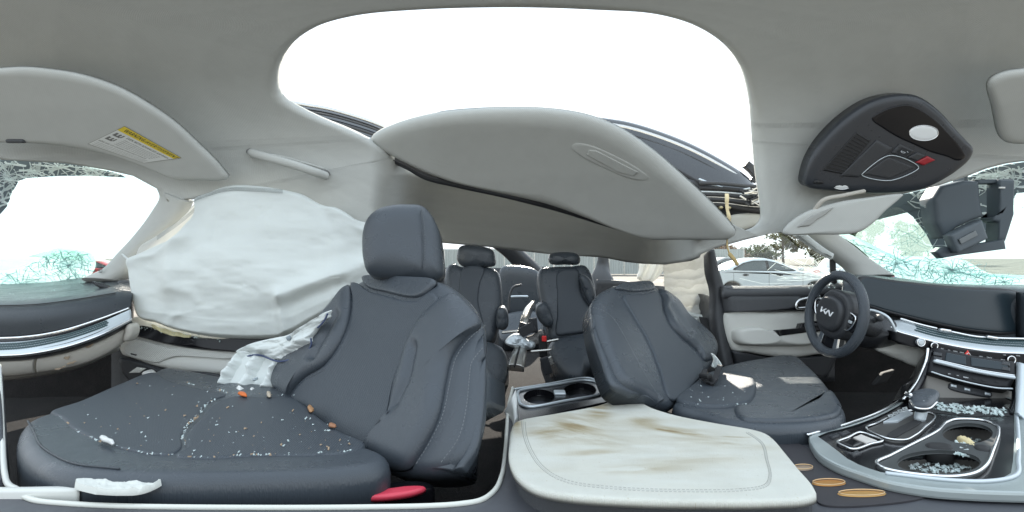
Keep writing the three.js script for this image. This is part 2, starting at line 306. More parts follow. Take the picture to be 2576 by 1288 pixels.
{
  const C = [1350, 322], NA = 320, MR = 36;
  const hit = (poly, a, far) => { let best = far ? 0 : 1e9; const dx = Math.cos(a), dy = Math.sin(a); for (let i = 0; i < poly.length; i++) { const [x1, y1] = poly[i], [x2, y2] = poly[(i + 1) % poly.length], ex = x2 - x1, ey = y2 - y1, den = dx * ey - dy * ex; if (Math.abs(den) < 1e-9) continue; const t = ((x1 - C[0]) * ey - (y1 - C[1]) * ex) / den, s = ((x1 - C[0]) * dy - (y1 - C[1]) * dx) / den; if (t > 0 && s >= -1e-6 && s <= 1 + 1e-6) best = far ? Math.max(best, t) : Math.min(best, t); } return best; };
  const hs = smooth2(HOLE, 260, true).map(p => [p.x, p.y]); let rimS = []; RIM.forEach((p, i) => { const q = RIM[(i + 1) % RIM.length]; for (let k = 0; k < 3; k++) rimS.push([p[0] + (q[0] - p[0]) * k / 3, p[1] + (q[1] - p[1]) * k / 3]); });
  // rays: even angles, plus the corners of the outer edge
  const ang = []; for (let i = 0; i < NA; i++) ang.push(i / NA * Math.PI * 2); for (const p of RIM) { let a = Math.atan2(p[1] - C[1], p[0] - C[0]); ang.push((a + Math.PI * 2) % (Math.PI * 2)); } ang.sort((a, b) => a - b); for (let i = ang.length - 1; i > 0; i--) if (ang[i] - ang[i - 1] < 0.004) ang.splice(i, 1);
  const grid = [];
  for (let j = 0; j <= MR; j++) grid.push(ang.map(a => {
    const r0 = hit(hs, a, false), r1 = hit(rimS, a, true), t = j / MR, r = r0 + (r1 - r0) * Math.pow(t, 1.35), x = C[0] + Math.cos(a) * r, y = C[1] + Math.sin(a) * r;
    const px = (r - r0), lip = px < 26 ? 1 - Math.sqrt(1 - Math.pow(1 - px / 26, 2)) : 0, p = ceilMap(x, y), nn = normalOf(ceilMap, x, y);
    return p.addScaledVector(nn, -0.05 * lip - 0.002);
  }));
  struct('headliner', shell(grid, { back: 0.03, closedU: true }), M.liner);
}
// ------------------------------------------------------------------ cabin floor and lower body
{
  const g = new THREE.PlaneGeometry(9, 5.6, 90, 56); g.rotateX(-Math.PI / 2); g.translate(0, EYE - 0.86, -4.1);
  const p = g.attributes.position, uv = g.attributes.uv; for (let i = 0; i < p.count; i++) { const x = p.getX(i), z = p.getZ(i); uv.setXY(i, x, z); p.setY(i, p.getY(i) + 0.012 * (fbm(x * 3, z * 3, 3) - 0.5)); } g.computeVertexNormals();
  struct('cabin_floor', g, M.carpet);
  const low = new THREE.PlaneGeometry(9, 5.6); low.rotateX(Math.PI / 2); low.translate(0, EYE - 0.90, -4.1); struct('underbody', low, M.black);
}
// bulkheads: firewall at both ends of the picture, body sides and tailgate in between
struct('firewall', mergeGeometries([
  sheet([[[-120, 745, 3.75], [100, 745, 3.75], [330, 745, 3.75]], [[-120, 1030, 3.3], [100, 1030, 3.3], [330, 1030, 3.3]]], { n: 20, m: 10, back: 0.03 }),
  sheet([[[2050, 740, 3.8], [2300, 745, 3.8], [2700, 745, 3.8]], [[2050, 1040, 3.4], [2300, 1040, 3.4], [2700, 1040, 3.4]]], { n: 20, m: 10, back: 0.03 })]), M.carpet);
struct('side_wall', mergeGeometries([
  sheet([[[280, 810, 3.3], [600, 800, 3.35], [980, 720, 3.7], [1120, 690, 4.4]], [[280, 1030, 3.2], [600, 1000, 3.3], [980, 960, 3.7], [1120, 900, 4.4]]], { n: 40, m: 12, back: 0.03 }),
  sheet([[[1500, 704, 5.3], [1560, 706, 5.2], [1620, 716, 5.0], [1680, 722, 4.6], [1760, 740, 4.0], [1830, 760, 3.5], [2100, 760, 3.5]], [[1500, 840, 5.3], [1560, 840, 5.2], [1620, 860, 5.0], [1680, 880, 4.6], [1760, 920, 4.0], [1830, 960, 3.5], [2100, 960, 3.5]]], { n: 50, m: 12, back: 0.03 })]), M.plasticDark);
struct('tailgate_trim', sheet([[[1080, 700, 6.5], [1110, 676, 6.5], [1230, 674, 6.5], [1300, 674, 6.5], [1380, 672, 6.5], [1470, 690, 6.4], [1520, 702, 6.0]], [[1080, 860, 6.3], [1110, 860, 6.3], [1230, 860, 6.3], [1300, 860, 6.3], [1380, 860, 6.3], [1470, 860, 6.2], [1520, 860, 5.8]]], { n: 60, m: 10, back: 0.04 }), M.plasticDark);
// pillars
struct('windscreen_pillar', mergeGeometries([
  strip([[392, 462, 3.28], [404, 490, 3.3], [385, 530, 3.33], [345, 588, 3.36], [300, 640, 3.4], [262, 678, 3.42], [205, 704, 3.45]], [[470, 505, 3.22], [450, 540, 3.24], [418, 575, 3.26], [375, 612, 3.28], [340, 645, 3.3], [322, 680, 3.32], [285, 706, 3.34]], { bulge: 0.035, back: 0.05 }),
  strip([[2020, 578, 3.36], [2068, 618, 3.36], [2108, 648, 3.38], [2140, 672, 3.4], [2160, 696, 3.4]], [[2085, 565, 3.4], [2112, 592, 3.42], [2152, 622, 3.45], [2192, 655, 3.48], [2252, 694, 3.52]], { bulge: 0.035, back: 0.05 })]), M.linerPlain);
{
  const t = thing('tweeter_grille', 'small oval slotted speaker grille in the light windscreen pillar', 'speaker grille');
  const m = planeMap([255, 660, 3.34], [275, 690, 3.33], [235, 690, 3.37]);
  for (let k = 0; k < 7; k++) { const y = 664 + k * 3.4, w = 5.2 * Math.sqrt(1 - Math.pow((k - 3) / 4, 2)); part(t, 'slot', tube([m(256 - w, y).add(new THREE.Vector3(0, 0, 0.012)), m(256 + w, y + 1).add(new THREE.Vector3(0, 0, 0.012))], 0.0022, { n: 3, k: 5 }), M.plasticGrey); }
}
struct('door_pillar', strip([[1779, 634, 3.55], [1786, 680, 3.5], [1797, 728, 3.46], [1797, 800, 3.4], [1806, 860, 3.36], [1818, 925, 3.32]], [[1797, 628, 3.56], [1808, 678, 3.52], [1821, 724, 3.48], [1828, 800, 3.42], [1838, 880, 3.38], [1848, 930, 3.34]], { bulge: 0.02, back: 0.06 }), M.plasticDark);
struct('rear_pillar', strip([[1508, 646, 5.6], [1500, 668, 5.6], [1488, 695, 5.55], [1490, 730, 5.5]], [[1518, 646, 5.5], [1524, 668, 5.5], [1536, 695, 5.4], [1550, 735, 5.3]], { bulge: 0.03, back: 0.05 }), M.plasticGrey);
struct('tailgate_beam', strip([[1225, 612, 6.2], [1268, 645, 6.2], [1300, 678, 6.2]], [[1290, 612, 6.1], [1322, 643, 6.1], [1365, 684, 6.1]], { bulge: 0.03, back: 0.06 }), M.plasticDark);
// ------------------------------------------------------------------ front seats
const CUSHION_H = 0.64;
{ // passenger seat
  const seat = thing('passenger_seat', 'charcoal leather front seat with headrest, strewn with glass, beside the big white airbag', 'car seat', 'front seats of the car');
  const bm0 = planeMap([749, 1026, 2.33], [1100, 1198, 1.64], [1000, 704, 2.42]);
  const bend = (x, y) => 0.06 * Math.pow(clamp((x - 1130) / 95), 2) + 0.05 * Math.pow(clamp((880 - x) / 180), 2);
  const bm = (x, y) => { const p = bm0(x, y); return P(x, y, -p.z + bend(x, y)); };
  const shellOutline = [[940, 702], [904, 722], [864, 757], [836, 784], [790, 840], [735, 893], [703, 925], [691, 948], [696, 976], [714, 1003], [749, 1028], [809, 1085], [869, 1130], [929, 1162], [984, 1194], [1044, 1202], [1124, 1197], [1174, 1174], [1200, 1140], [1219, 1079], [1225, 1004], [1224, 900], [1220, 828], [1194, 778], [1169, 748], [1114, 713], [1030, 705]];
  part(seat, 'backrest', fan(shellOutline, bm, { n: 140, rings: 18, puff: 0.045, edge: 0.075, back: 0.10, centre: [985, 960], hf: (x, y) => 0.0 }), M.leather);
  const lft = [[904, 724], [910, 760], [910, 785], [901, 834], [874, 894], [839, 939], [794, 966], [765, 995], [749, 1022]];
  const rgt = [[1124, 769], [1084, 809], [1054, 859], [1034, 914], [1014, 969], [1006, 1010], [1001, 1044], [989, 1094], [969, 1124], [931, 1158]];
  const topc = [[926, 716], [944, 739], [994, 754], [1044, 766], [1074, 766], [1104, 748], [1124, 722]];
  const crease = ridge([[1079, 894], [1064, 974], [1031, 1044]], 10, -0.02), creaseL = ridge([[876, 809], [850, 860], [819, 914]], 9, -0.02);
  const lift = 0.046, up = (m, l) => (x, y) => m(x, y).addScaledVector(normalOf(m, x, y), l);
  const bmU = up(bm, lift);
  part(seat, 'centre_panel', fan([...lft, [809, 1078], [869, 1122], [925, 1154], ...rgt.slice().reverse(), [1108, 752], [1078, 771], [1044, 771], [994, 759], [944, 744], [920, 726]], bmU, { n: 160, rings: 20, puff: 0.012, edge: 0.016, back: 0.01, centre: [960, 930], hf: (x, y) => -0.012 * Math.exp(-Math.pow((y - 930) / 120, 2)) }), M.perforated, 'perforated leather centre of the backrest');
  part(seat, 'shoulder_insert', fan([[930, 712], [944, 735], [994, 750], [1044, 762], [1074, 762], [1100, 746], [1116, 722], [1060, 712], [990, 708]], bmU, { n: 70, rings: 8, puff: 0.012, edge: 0.014, back: 0.01 }), M.leather);
  part(seat, 'bolster', fan([[899, 730], [904, 785], [895, 832], [868, 890], [834, 933], [789, 960], [758, 992], [744, 1014], [722, 996], [704, 968], [700, 948], [712, 928], [745, 897], [800, 842], [842, 792], [870, 762]], bmU, { n: 120, rings: 16, puff: 0.035, edge: 0.07, back: 0.012, centre: [822, 888], hf: creaseL }), M.leather);
  part(seat, 'bolster', fan([[1128, 773], [1089, 812], [1060, 860], [1040, 915], [1020, 970], [1012, 1010], [1007, 1046], [995, 1097], [974, 1128], [940, 1161], [988, 1188], [1044, 1194], [1066, 1180], [1105, 1118], [1130, 1058], [1145, 968], [1155, 918], [1180, 872], [1214, 834], [1190, 784], [1164, 756]], bmU, { n: 140, rings: 16, puff: 0.04, edge: 0.075, back: 0.012, centre: [1072, 985], hf: crease }), M.leather);
  const sA = [[1217, 840], [1184, 876], [1160, 920], [1150, 969], [1135, 1059], [1110, 1120], [1072, 1182]], sB = [[1221, 898], [1201, 934], [1196, 975], [1190, 1044], [1176, 1120], [1140, 1186]];
  const withD = (pts, m) => pts.map(p => [p[0], p[1], -m(p[0], p[1]).z]);
  part(seat, 'side_panel', strip(withD(sA, bmU), withD(sB, bmU), { n: 60, m: 8, bulge: 0.014, back: 0.02 }), M.leather);
  part(seat, 'side_panel', strip(withD(sB, bmU), withD([[1223, 915], [1222, 975], [1216, 1050], [1200, 1130], [1165, 1180]], bmU), { n: 50, m: 6, bulge: 0.008, back: 0.02 }), M.leather);
  part(seat, 'stitching', mergeGeometries([stitches(sA.map(p => [p[0] + 7, p[1] + 2]), bmU, { lift: 0.012, r: 0.0013 }), stitches(sB.map(p => [p[0] - 5, p[1]]), bmU, { lift: 0.01, r: 0.0013 })]), std([0.16, 0.17, 0.18], 0.8)).userData.kind = 'stuff';
  // headrest
  const hm = planeMap([920, 600, 2.42], [1110, 690, 2.36], [1000, 700, 2.36]);
  const hr = part(seat, 'headrest', fan([[912, 620], [914, 585], [926, 552], [950, 530], [985, 519], [1030, 516], [1066, 521], [1088, 545], [1104, 580], [1111, 620], [1115, 690], [1109, 699], [1090, 711], [1060, 710], [1000, 703], [945, 697], [925, 686], [915, 655]], hm, { n: 110, rings: 18, puff: 0.075, edge: 0.11, back: 0.055, centre: [1005, 615] }), M.leather);
  part(hr, 'seam', tube([[1062, 521], [1068, 560], [1071, 620], [1070, 680], [1062, 708]].map(p => { const q = hm(...p); return q.addScaledVector(normalOf(hm, ...p), p[1] < 530 || p[1] > 700 ? 0.012 : 0.0755); }), 0.0022, { n: 30, k: 5 }), M.leather);
  part(hr, 'stitching', stitches([[1066, 535], [1074, 570], [1077, 620], [1076, 670]], hm, { lift: 0.076, r: 0.0012 }), std([0.13, 0.14, 0.15], 0.8)).userData.kind = 'stuff';
  for (const x of [985, 1060]) part(seat, 'headrest_post', tube([P(x, 695, 2.42), P(x, 730, 2.42)], 0.007, { n: 4 }), M.chrome);
  // cushion: a level pad seen from above
  const cm = level(CUSHION_H);
  const co = [[65, 1088], [115, 1067], [200, 1033], [300, 988], [385, 957], [415, 944], [437, 945], [550, 965], [660, 985], [730, 1005], [765, 1035], [810, 1080], [870, 1128], [930, 1163], [985, 1192], [960, 1212], [880, 1228], [760, 1238], [560, 1243], [330, 1243], [180, 1236], [100, 1215], [62, 1186], [45, 1155], [43, 1120]];
  part(seat, 'cushion', fan(co, cm, { n: 180, rings: 18, puff: 0.05, edge: 0.06, back: 0.16, centre: [480, 1110] }), M.leather);
  const cmU = up(cm, 0.046);
  part(seat, 'cushion_panel', fan([[126, 1072], [205, 1040], [300, 996], [388, 963], [415, 980], [460, 996], [525, 1012], [572, 1024], [545, 1036], [515, 1059], [495, 1089], [470, 1114], [457, 1144], [458, 1168], [432, 1188], [375, 1186], [300, 1170], [245, 1150], [210, 1134], [178, 1114], [152, 1086]], cmU, { n: 140, rings: 16, puff: 0.010, edge: 0.02, back: 0.012, centre: [330, 1085] }), M.perforated);
  part(seat, 'cushion_panel', fan([[590, 1028], [650, 1030], [740, 1034], [800, 1084], [860, 1128], [920, 1160], [884, 1182], [784, 1190], [644, 1192], [515, 1199], [440, 1192], [466, 1170], [466, 1145], [478, 1117], [502, 1092], [523, 1062], [552, 1041]], cmU, { n: 140, rings: 16, puff: 0.010, edge: 0.02, back: 0.012, centre: [640, 1115] }), M.perforated);
  part(seat, 'cushion_bolster', strip(withD([[122, 1078], [148, 1092], [174, 1121], [208, 1141], [243, 1157], [300, 1177], [375, 1194], [440, 1197], [515, 1204], [644, 1198], [784, 1196], [886, 1188], [935, 1168]], cmU), withD([[72, 1092], [84, 1126], [100, 1163], [140, 1194], [203, 1219], [330, 1232], [430, 1234], [560, 1234], [680, 1232], [790, 1226], [900, 1210], [975, 1190]], cmU), { n: 140, m: 10, bulge: 0.012, back: 0.02 }), M.leather);
  part(seat, 'cushion_bolster', strip(withD([[392, 962], [416, 976], [460, 991], [525, 1007], [575, 1019], [625, 1024], [745, 1030]], cmU), withD([[415, 952], [440, 953], [500, 964], [560, 975], [640, 990], [720, 1010], [752, 1026]], cmU), { n: 60, m: 8, bulge: 0.012, back: 0.02 }), M.leather);
  part(seat, 'cushion_piping', tube(loop([[70, 1096], [86, 1126], [102, 1161], [140, 1191], [195, 1214], [300, 1226]], cm, 0.052), 0.003, { n: 50, k: 6 }), M.leather);
  part(seat, 'seat_base', slab([[110, 1110], [420, 985], [690, 1010], [930, 1170], [880, 1215], [250, 1215]], [], 0.80, 0.06, { sharp: true }), M.black);
  // litter of broken glass on the seat
  const crumbIn = scatterIn([[140, 1078], [300, 1000], [420, 985], [700, 1030], [800, 1090], [900, 1150], [850, 1185], [500, 1195], [300, 1165]]);
  const seamPts = [[[150, 1089], [210, 1139], [245, 1154], [300, 1174], [375, 1191], [430, 1194], [515, 1201], [644, 1194], [784, 1192], [884, 1184]], [[540, 1039], [515, 1059], [495, 1089], [470, 1114], [460, 1144], [465, 1164]], [[460, 994], [525, 1009], [570, 1021], [620, 1026], [745, 1032]]];
  const onSeam = () => { const s = seamPts[rnd() < 0.4 ? 1 : rnd() < 0.6 ? 0 : 2], i = Math.floor(rnd() * (s.length - 1)), t = rnd(), j = rr(-3.5, 3.5); return [s[i][0] + (s[i + 1][0] - s[i][0]) * t + j, s[i][1] + (s[i + 1][1] - s[i][1]) * t + rr(-2.5, 2.5)]; };
  stuff('broken_glass', crumbs(280, i => i < 80 ? crumbIn() : onSeam(), cmU, 0.0027, 0.013), M.crumb, 'tiny crumbs of broken glass strewn over the charcoal passenger seat cushion', 'broken glass');
  stuff('tan_litter', crumbs(90, i => i < 45 ? crumbIn() : onSeam(), cmU, 0.0042, 0.012), std([0.36, 0.26, 0.17], 0.8), 'small tan and brown crumbs mixed with glass on the passenger cushion', 'litter');
  const chip = (x, y, rx, ry, c, lab, nm, cat) => { const t = single(nm, fan(ell(x, y, rx, ry, 9, rnd()).map((p, i) => [p[0] + rr(-1, 1) * rx * 0.3, p[1] + rr(-1, 1) * ry * 0.3]), up(cm, 0.066), { n: 18, rings: 3, puff: 0.006, edge: 0.006, back: 0.004 }), std(c, 0.5), lab, cat); return t; };
  chip(611, 1032, 13, 4.5, [0.75, 0.16, 0.02], 'bright orange plastic shard on the passenger seat by the torn cloth', 'plastic_shard', 'shard');
  chip(676, 1031, 7, 4, [0.50, 0.42, 0.32], 'tan crumb on the passenger seat between the orange shard and the backrest', 'food_crumb', 'crumb');
  chip(712, 1012, 7, 4, [0.66, 0.58, 0.45], 'cream crumb at the foot of the passenger backrest beside the torn cloth', 'food_crumb', 'crumb');
  chip(780, 1073, 10, 7, [0.42, 0.22, 0.10], 'brown crumb in the fold between passenger cushion and backrest', 'food_crumb', 'crumb');
  chip(836, 1119, 11, 3.5, [0.35, 0.16, 0.08], 'flat rust brown chip tucked under the passenger backrest', 'food_crumb', 'crumb');
  chip(268, 1160, 24, 5, [0.72, 0.72, 0.70], 'white scrap of foam on the front seam of the passenger seat', 'foam_scrap', 'scrap');
  // long piece of torn white cloth over the cushion's edge
  single('torn_cloth', sheet([[[192, 1214, 1.51], [300, 1206, 1.53], [380, 1190, 1.56], [430, 1170, 1.60], [470, 1162, 1.62]], [[190, 1226, 1.46], [280, 1232, 1.46], [360, 1226, 1.48], [410, 1206, 1.53], [440, 1178, 1.58]], [[240, 1240, 1.42], [300, 1243, 1.42], [355, 1240, 1.43], [400, 1222, 1.47], [425, 1195, 1.53]]], { n: 60, m: 16, back: 0.004, hf: (u, v) => 0.012 * (fbm(u * 14, v * 4, 3) - 0.4) + 0.012 }), std([0.74, 0.75, 0.70], 0.85, { bumpMap: clothBump, bumpScale: 0.003 }), 'crumpled strip of white cloth lying along the front edge of the passenger cushion', 'cloth');
}
{ // driver seat
  const seat = thing('driver_seat', 'charcoal leather front seat without a headrest, turned towards the steering wheel', 'car seat', 'front seats of the car');
  const bm0 = planeMap([1683, 1031, 2.22], [1790, 920, 2.98], [1588, 720, 2.95]);
  const bm = (x, y) => { const p = bm0(x, y), e = clamp((1580 - x) / 100); return P(x, y, clamp(-p.z, 2.05, 3.4) + 0.10 * e * e + 0.05 * Math.pow(clamp((735 - y) / 20), 2)); };
  const up = (m, l) => (x, y) => m(x, y).addScaledVector(normalOf(m, x, y), l), bmU = up(bm, 0.038);
  const o = [[1483, 785], [1488, 762], [1508, 739], [1538, 726], [1588, 720], [1630, 721], [1650, 735], [1683, 755], [1713, 794], [1753, 829], [1783, 859], [1793, 884], [1788, 914], [1760, 953], [1728, 989], [1685, 1031], [1658, 1026], [1612, 1000], [1582, 986], [1552, 964], [1520, 905], [1491, 830]];
  part(seat, 'backrest', fan(o, bm, { n: 130, rings: 16, puff: 0.038, edge: 0.06, back: 0.09, centre: [1630, 880] }), M.leather);
  part(seat, 'centre_panel', fan([[1552, 757], [1568, 754], [1608, 750], [1636, 744], [1645, 762], [1648, 790], [1665, 831], [1695, 867], [1735, 902], [1752, 924], [1752, 948], [1722, 985], [1684, 1022], [1663, 1012], [1637, 934], [1612, 869], [1578, 809]], bmU, { n: 110, rings: 14, puff: 0.010, edge: 0.014, back: 0.01, centre: [1660, 890] }), M.perforated, 'perforated leather centre of the backrest');
  part(seat, 'shoulder_insert', fan([[1536, 738], [1560, 745], [1608, 744], [1634, 737], [1630, 725], [1588, 724], [1550, 729]], bmU, { n: 50, rings: 6, puff: 0.010, edge: 0.012, back: 0.01 }), M.leather);
  part(seat, 'bolster', fan([[1644, 738], [1652, 760], [1655, 788], [1671, 826], [1700, 860], [1740, 895], [1760, 920], [1785, 908], [1788, 884], [1778, 862], [1750, 833], [1710, 799], [1680, 759]], bmU, { n: 90, rings: 12, puff: 0.030, edge: 0.05, back: 0.012, centre: [1722, 850], hf: ridge([[1670, 786], [1690, 820], [1713, 851]], 7, -0.016) }), M.leather);
  const withD = (pts, m) => pts.map(p => [p[0], p[1], -m(p[0], p[1]).z]);
  part(seat, 'bolster', strip(withD([[1540, 741], [1553, 762], [1576, 811], [1609, 870], [1634, 935], [1659, 1014]], bmU), withD([[1490, 783], [1508, 795], [1531, 812], [1558, 860], [1588, 920], [1626, 988], [1651, 1019]], bmU), { n: 70, m: 12, bulge: 0.032, back: 0.02 }), M.leather);
  const sA = [[1486, 789], [1508, 796], [1530, 813], [1558, 861], [1588, 921], [1626, 989], [1650, 1020]], sB = [[1489, 828], [1503, 829], [1520, 838], [1550, 892], [1580, 948], [1612, 996]];
  part(seat, 'side_panel', strip(withD(sA, bmU), withD(sB, bmU), { n: 60, m: 8, bulge: 0.012, back: 0.02 }), M.leather);
  part(seat, 'side_panel', strip(withD(sB, bmU), withD([[1491, 834], [1502, 870], [1515, 905], [1542, 968], [1590, 992]], bmU), { n: 50, m: 6, bulge: 0.006, back: 0.02 }), M.leather);
  part(seat, 'stitching', stitches(sA.map(p => [p[0] - 4, p[1] + 6]), bmU, { lift: 0.01 }), std([0.14, 0.15, 0.16], 0.8)).userData.kind = 'stuff';
  for (const [x, y] of [[1548, 725], [1595, 721]]) part(seat, 'headrest_socket', fan(ell(x, y, 8, 2.5, 14), planeMap([1540, 728, 2.93], [1620, 722, 2.97], [1580, 720, 3.05]), { n: 20, rings: 4, puff: 0.006, edge: 0.006, back: 0.03 }), M.chrome);
  const cm = level(0.62), cmU = up(cm, 0.034);
  part(seat, 'cushion', fan([[1690, 1036], [1730, 1000], [1775, 955], [1810, 937], [1870, 922], [1932, 912], [1972, 905], [2004, 909], [2032, 932], [2072, 972], [2104, 1014], [2127, 1052], [2123, 1070], [2085, 1085], [2020, 1094], [1930, 1096], [1838, 1086], [1760, 1062]], cm, { n: 130, rings: 16, puff: 0.036, edge: 0.045, back: 0.15, centre: [1925, 1005] }), M.leather);
  part(seat, 'cushion_panel', fan([[1700, 1030], [1742, 990], [1785, 958], [1808, 956], [1873, 958], [1893, 968], [1903, 1003], [1889, 1034], [1842, 1048], [1788, 1050], [1740, 1044]], cmU, { n: 90, rings: 12, puff: 0.014, edge: 0.018, back: 0.012 }), M.perforated);
  part(seat, 'cushion_panel', strip(withD([[1826, 950], [1878, 953], [1901, 963], [1911, 1003], [1897, 1041], [1850, 1057]], cmU), withD([[1835, 938], [1930, 920], [1972, 912], [2000, 917], [2026, 939], [2064, 978], [2092, 1016], [2080, 1034], [2007, 1055], [1935, 1061]], cmU), { n: 70, m: 10, bulge: 0.012, back: 0.02 }), M.perforated);
  part(seat, 'cushion_front', fan([[1846, 1051], [1935, 1053], [2005, 1047], [2072, 1026], [2090, 1006], [2118, 1050], [2110, 1068], [2075, 1080], [2000, 1087], [1930, 1089], [1860, 1080]], cmU, { n: 90, rings: 8, puff: 0.014, edge: 0.02, back: 0.014, centre: [1985, 1072] }), M.leather);
  part(seat, 'seat_base', slab([[1720, 1040], [1800, 950], [1990, 925], [2100, 1040], [2000, 1080], [1840, 1075]], [], 0.79, 0.05, { sharp: true }), M.black);
  const cr = scatterIn([[1705, 1028], [1760, 985], [1850, 960], [1900, 1000], [1880, 1035], [1790, 1046]]);
  stuff('broken_glass', crumbs(80, i => i % 4 ? cr() : [rr(1690, 1900), 1046 + rr(-2, 6)], cmU, 0.0026, 0.013), M.crumb, 'crumbs of broken glass scattered on the rear of the driver cushion', 'broken glass');
}
{ // belt of the driver
  const t = thing('seat_belt', 'twisted black seat belt with its buckle lying on the driver cushion', 'seat belt');
  const rib = (A, B, h = 0) => strip(A, B, { n: 40, m: 4, back: 0.004, hf: (u, v) => 0.006 * Math.sin(u * 9) });
  part(t, 'webbing', rib([[1768, 930, 2.62], [1762, 950, 2.5], [1775, 962, 2.43], [1790, 948, 2.48], [1800, 928, 2.6], [1806, 918, 2.72]], [[1780, 930, 2.63], [1778, 946, 2.52], [1790, 966, 2.40], [1806, 948, 2.46], [1814, 930, 2.58], [1818, 920, 2.7]]), M.belt);
  part(t, 'webbing', rib([[1746, 978, 2.47], [1765, 970, 2.46], [1788, 952, 2.46]], [[1772, 984, 2.41], [1786, 976, 2.40], [1806, 952, 2.42]]), M.belt);
  part(t, 'buckle', boxAt(P(1775, 946, 2.44), 0.036, 0.022, 0.05, { r: 0.008, ry: 0.6 }), M.black);
}
// ------------------------------------------------------------------ airbags
{
  const bagOutline = [[329, 657], [362, 640], [400, 622], [440, 610], [466, 598], [484, 570], [500, 545], [506, 520], [506, 502], [540, 481], [584, 467], [650, 468], [720, 479], [765, 491], [800, 511], [822, 519], [845, 522], [870, 535], [895, 552], [935, 566], [965, 600], [970, 660], [960, 705], [905, 722], [873, 738], [850, 762], [836, 780], [790, 808], [721, 847], [690, 851], [647, 853], [549, 849], [480, 838], [432, 826], [395, 812], [357, 802], [346, 788], [338, 733], [332, 690]];
  const folds = [ridge([[500, 508], [484, 580], [460, 640], [452, 720]], 26, 0.055), ridge([[728, 748], [790, 722], [870, 690], [940, 655]], 22, 0.05), ridge([[728, 750], [724, 790], [730, 840]], 16, 0.05), ridge([[735, 770], [790, 745], [860, 715]], 14, -0.035), ridge([[800, 512], [835, 560], [850, 600]], 16, -0.02), ridge([[882, 540], [905, 580], [935, 590]], 10, 0.02),  ridge([[600, 500], [620, 560], [610, 640]], 40, 0.03), ridge([[664, 530], [672, 545], [690, 530]], 6, -0.012), ridge([[345, 660], [420, 640], [500, 600]], 12, 0.02), ridge([[590, 712], [640, 722], [670, 738]], 8, -0.012), ridge([[470, 730], [510, 738], [520, 760]], 12, 0.014), ridge([[432, 826], [450, 800], [470, 790]], 7, 0.014)];
  const crease = (pts, w, h) => { const f = distTo(pts); return (x, y) => h * Math.exp(-f(x, y) / w); };
  const creases = [crease([[729, 746], [800, 716], [880, 684], [945, 650]], 16, 0.0186), crease([[729, 747], [722, 792], [734, 846]], 12, 0.0145), crease([[505, 505], [486, 575], [452, 650], [446, 735]], 22, 0.0165), crease([[332, 660], [410, 646], [480, 606]], 10, 0.0091), crease([[334, 668], [420, 684], [520, 688]], 9, 0.0058), crease([[346, 780], [430, 790], [560, 806], [700, 812]], 8, 0.0049), crease([[432, 826], [452, 800], [500, 786]], 6, 0.0058), crease([[540, 482], [562, 540], [556, 610]], 12, 0.0066), crease([[660, 470], [668, 530], [700, 600]], 10, 0.0049), crease([[800, 512], [812, 560], [852, 612]], 8, 0.0074), crease([[850, 524], [868, 560], [905, 580]], 6, 0.0066), crease([[590, 712], [630, 716], [668, 738]], 6, 0.0058), crease([[640, 726], [668, 722]], 5, 0.0041), crease([[740, 800], [790, 776], [842, 750]], 9, 0.0083), crease([[860, 735], [890, 700], [935, 680]], 9, 0.0083)];
  const bulge = (x, y) => 0.11 * Math.exp(-Math.pow((x - 600) / 210, 2) - Math.pow((y - 690) / 140, 2)) + 0.7 * creases.reduce((s, f) => s + f(x, y), 0) + 0.6 * folds.reduce((s, f) => s + f(x, y), 0) + 0.03 * (fbm(x * 0.01, y * 0.014, 2) - 0.5) + 0.010 * (fbm(x * 0.02 + 9, y * 0.05, 2) - 0.5);
  const t = thing('curtain_airbag', 'large white side curtain airbag hanging over the passenger window', 'airbag', 'deployed side airbags');
  const bmap = depthMap((x, y) => 3.12 - 0.0003 * (y - 640) + 0.0006 * Math.max(0, x - 850));
  part(t, 'airbag_cloth', fan(bagOutline, bmap, { n: 200, rings: 70, puff: 0.03, edge: 0.03, back: 0.012, hf: bulge, centre: [620, 670], pow: 1.1 }), M.bag);
  part(t, 'airbag_back_layer', sheet([[[338, 645, 3.2], [352, 620, 3.2], [410, 582, 3.2], [460, 545, 3.2], [508, 497, 3.2], [580, 468, 3.2]], [[350, 652, 3.18], [400, 620, 3.18], [440, 600, 3.18], [480, 570, 3.18], [508, 530, 3.18], [580, 500, 3.18]]], { n: 40, m: 8, back: 0.006, hf: (u, v) => 0.012 * (fbm(u * 9, v * 3, 3) - 0.5) }), M.bagThin);
  // printed seam lines along the upper hem: four fine threads
  for (let k = 0; k < 4; k++) part(t, 'hem_thread', tube([[506, 506], [540, 489], [584, 477], [650, 476], [720, 480]].map(p => { const x = p[0], y = p[1] + k * 2.6; return bmap(x, y).add(new THREE.Vector3(0, 0, 0.042 + Math.max(0, bulge(x, y)))); }), 0.0011, { n: 40, k: 4 }), std([0.22, 0.24, 0.24], 0.9));
  for (let k = 0; k < 4; k++) part(t, 'hem_thread', tube([[504, 510 + k * 2.5, 3.155], [470, 540 + k * 3, 3.155], [430, 570 + k * 3, 3.155], [395, 594 + k * 3, 3.155]], 0.0011, { n: 24, k: 4 }), std([0.3, 0.32, 0.32], 0.9));
  part(t, 'tether', tube([[308, 640, 3.15], [322, 652, 3.1], [335, 660, 3.08]], 0.006, { n: 10, k: 6 }), M.bag);
}
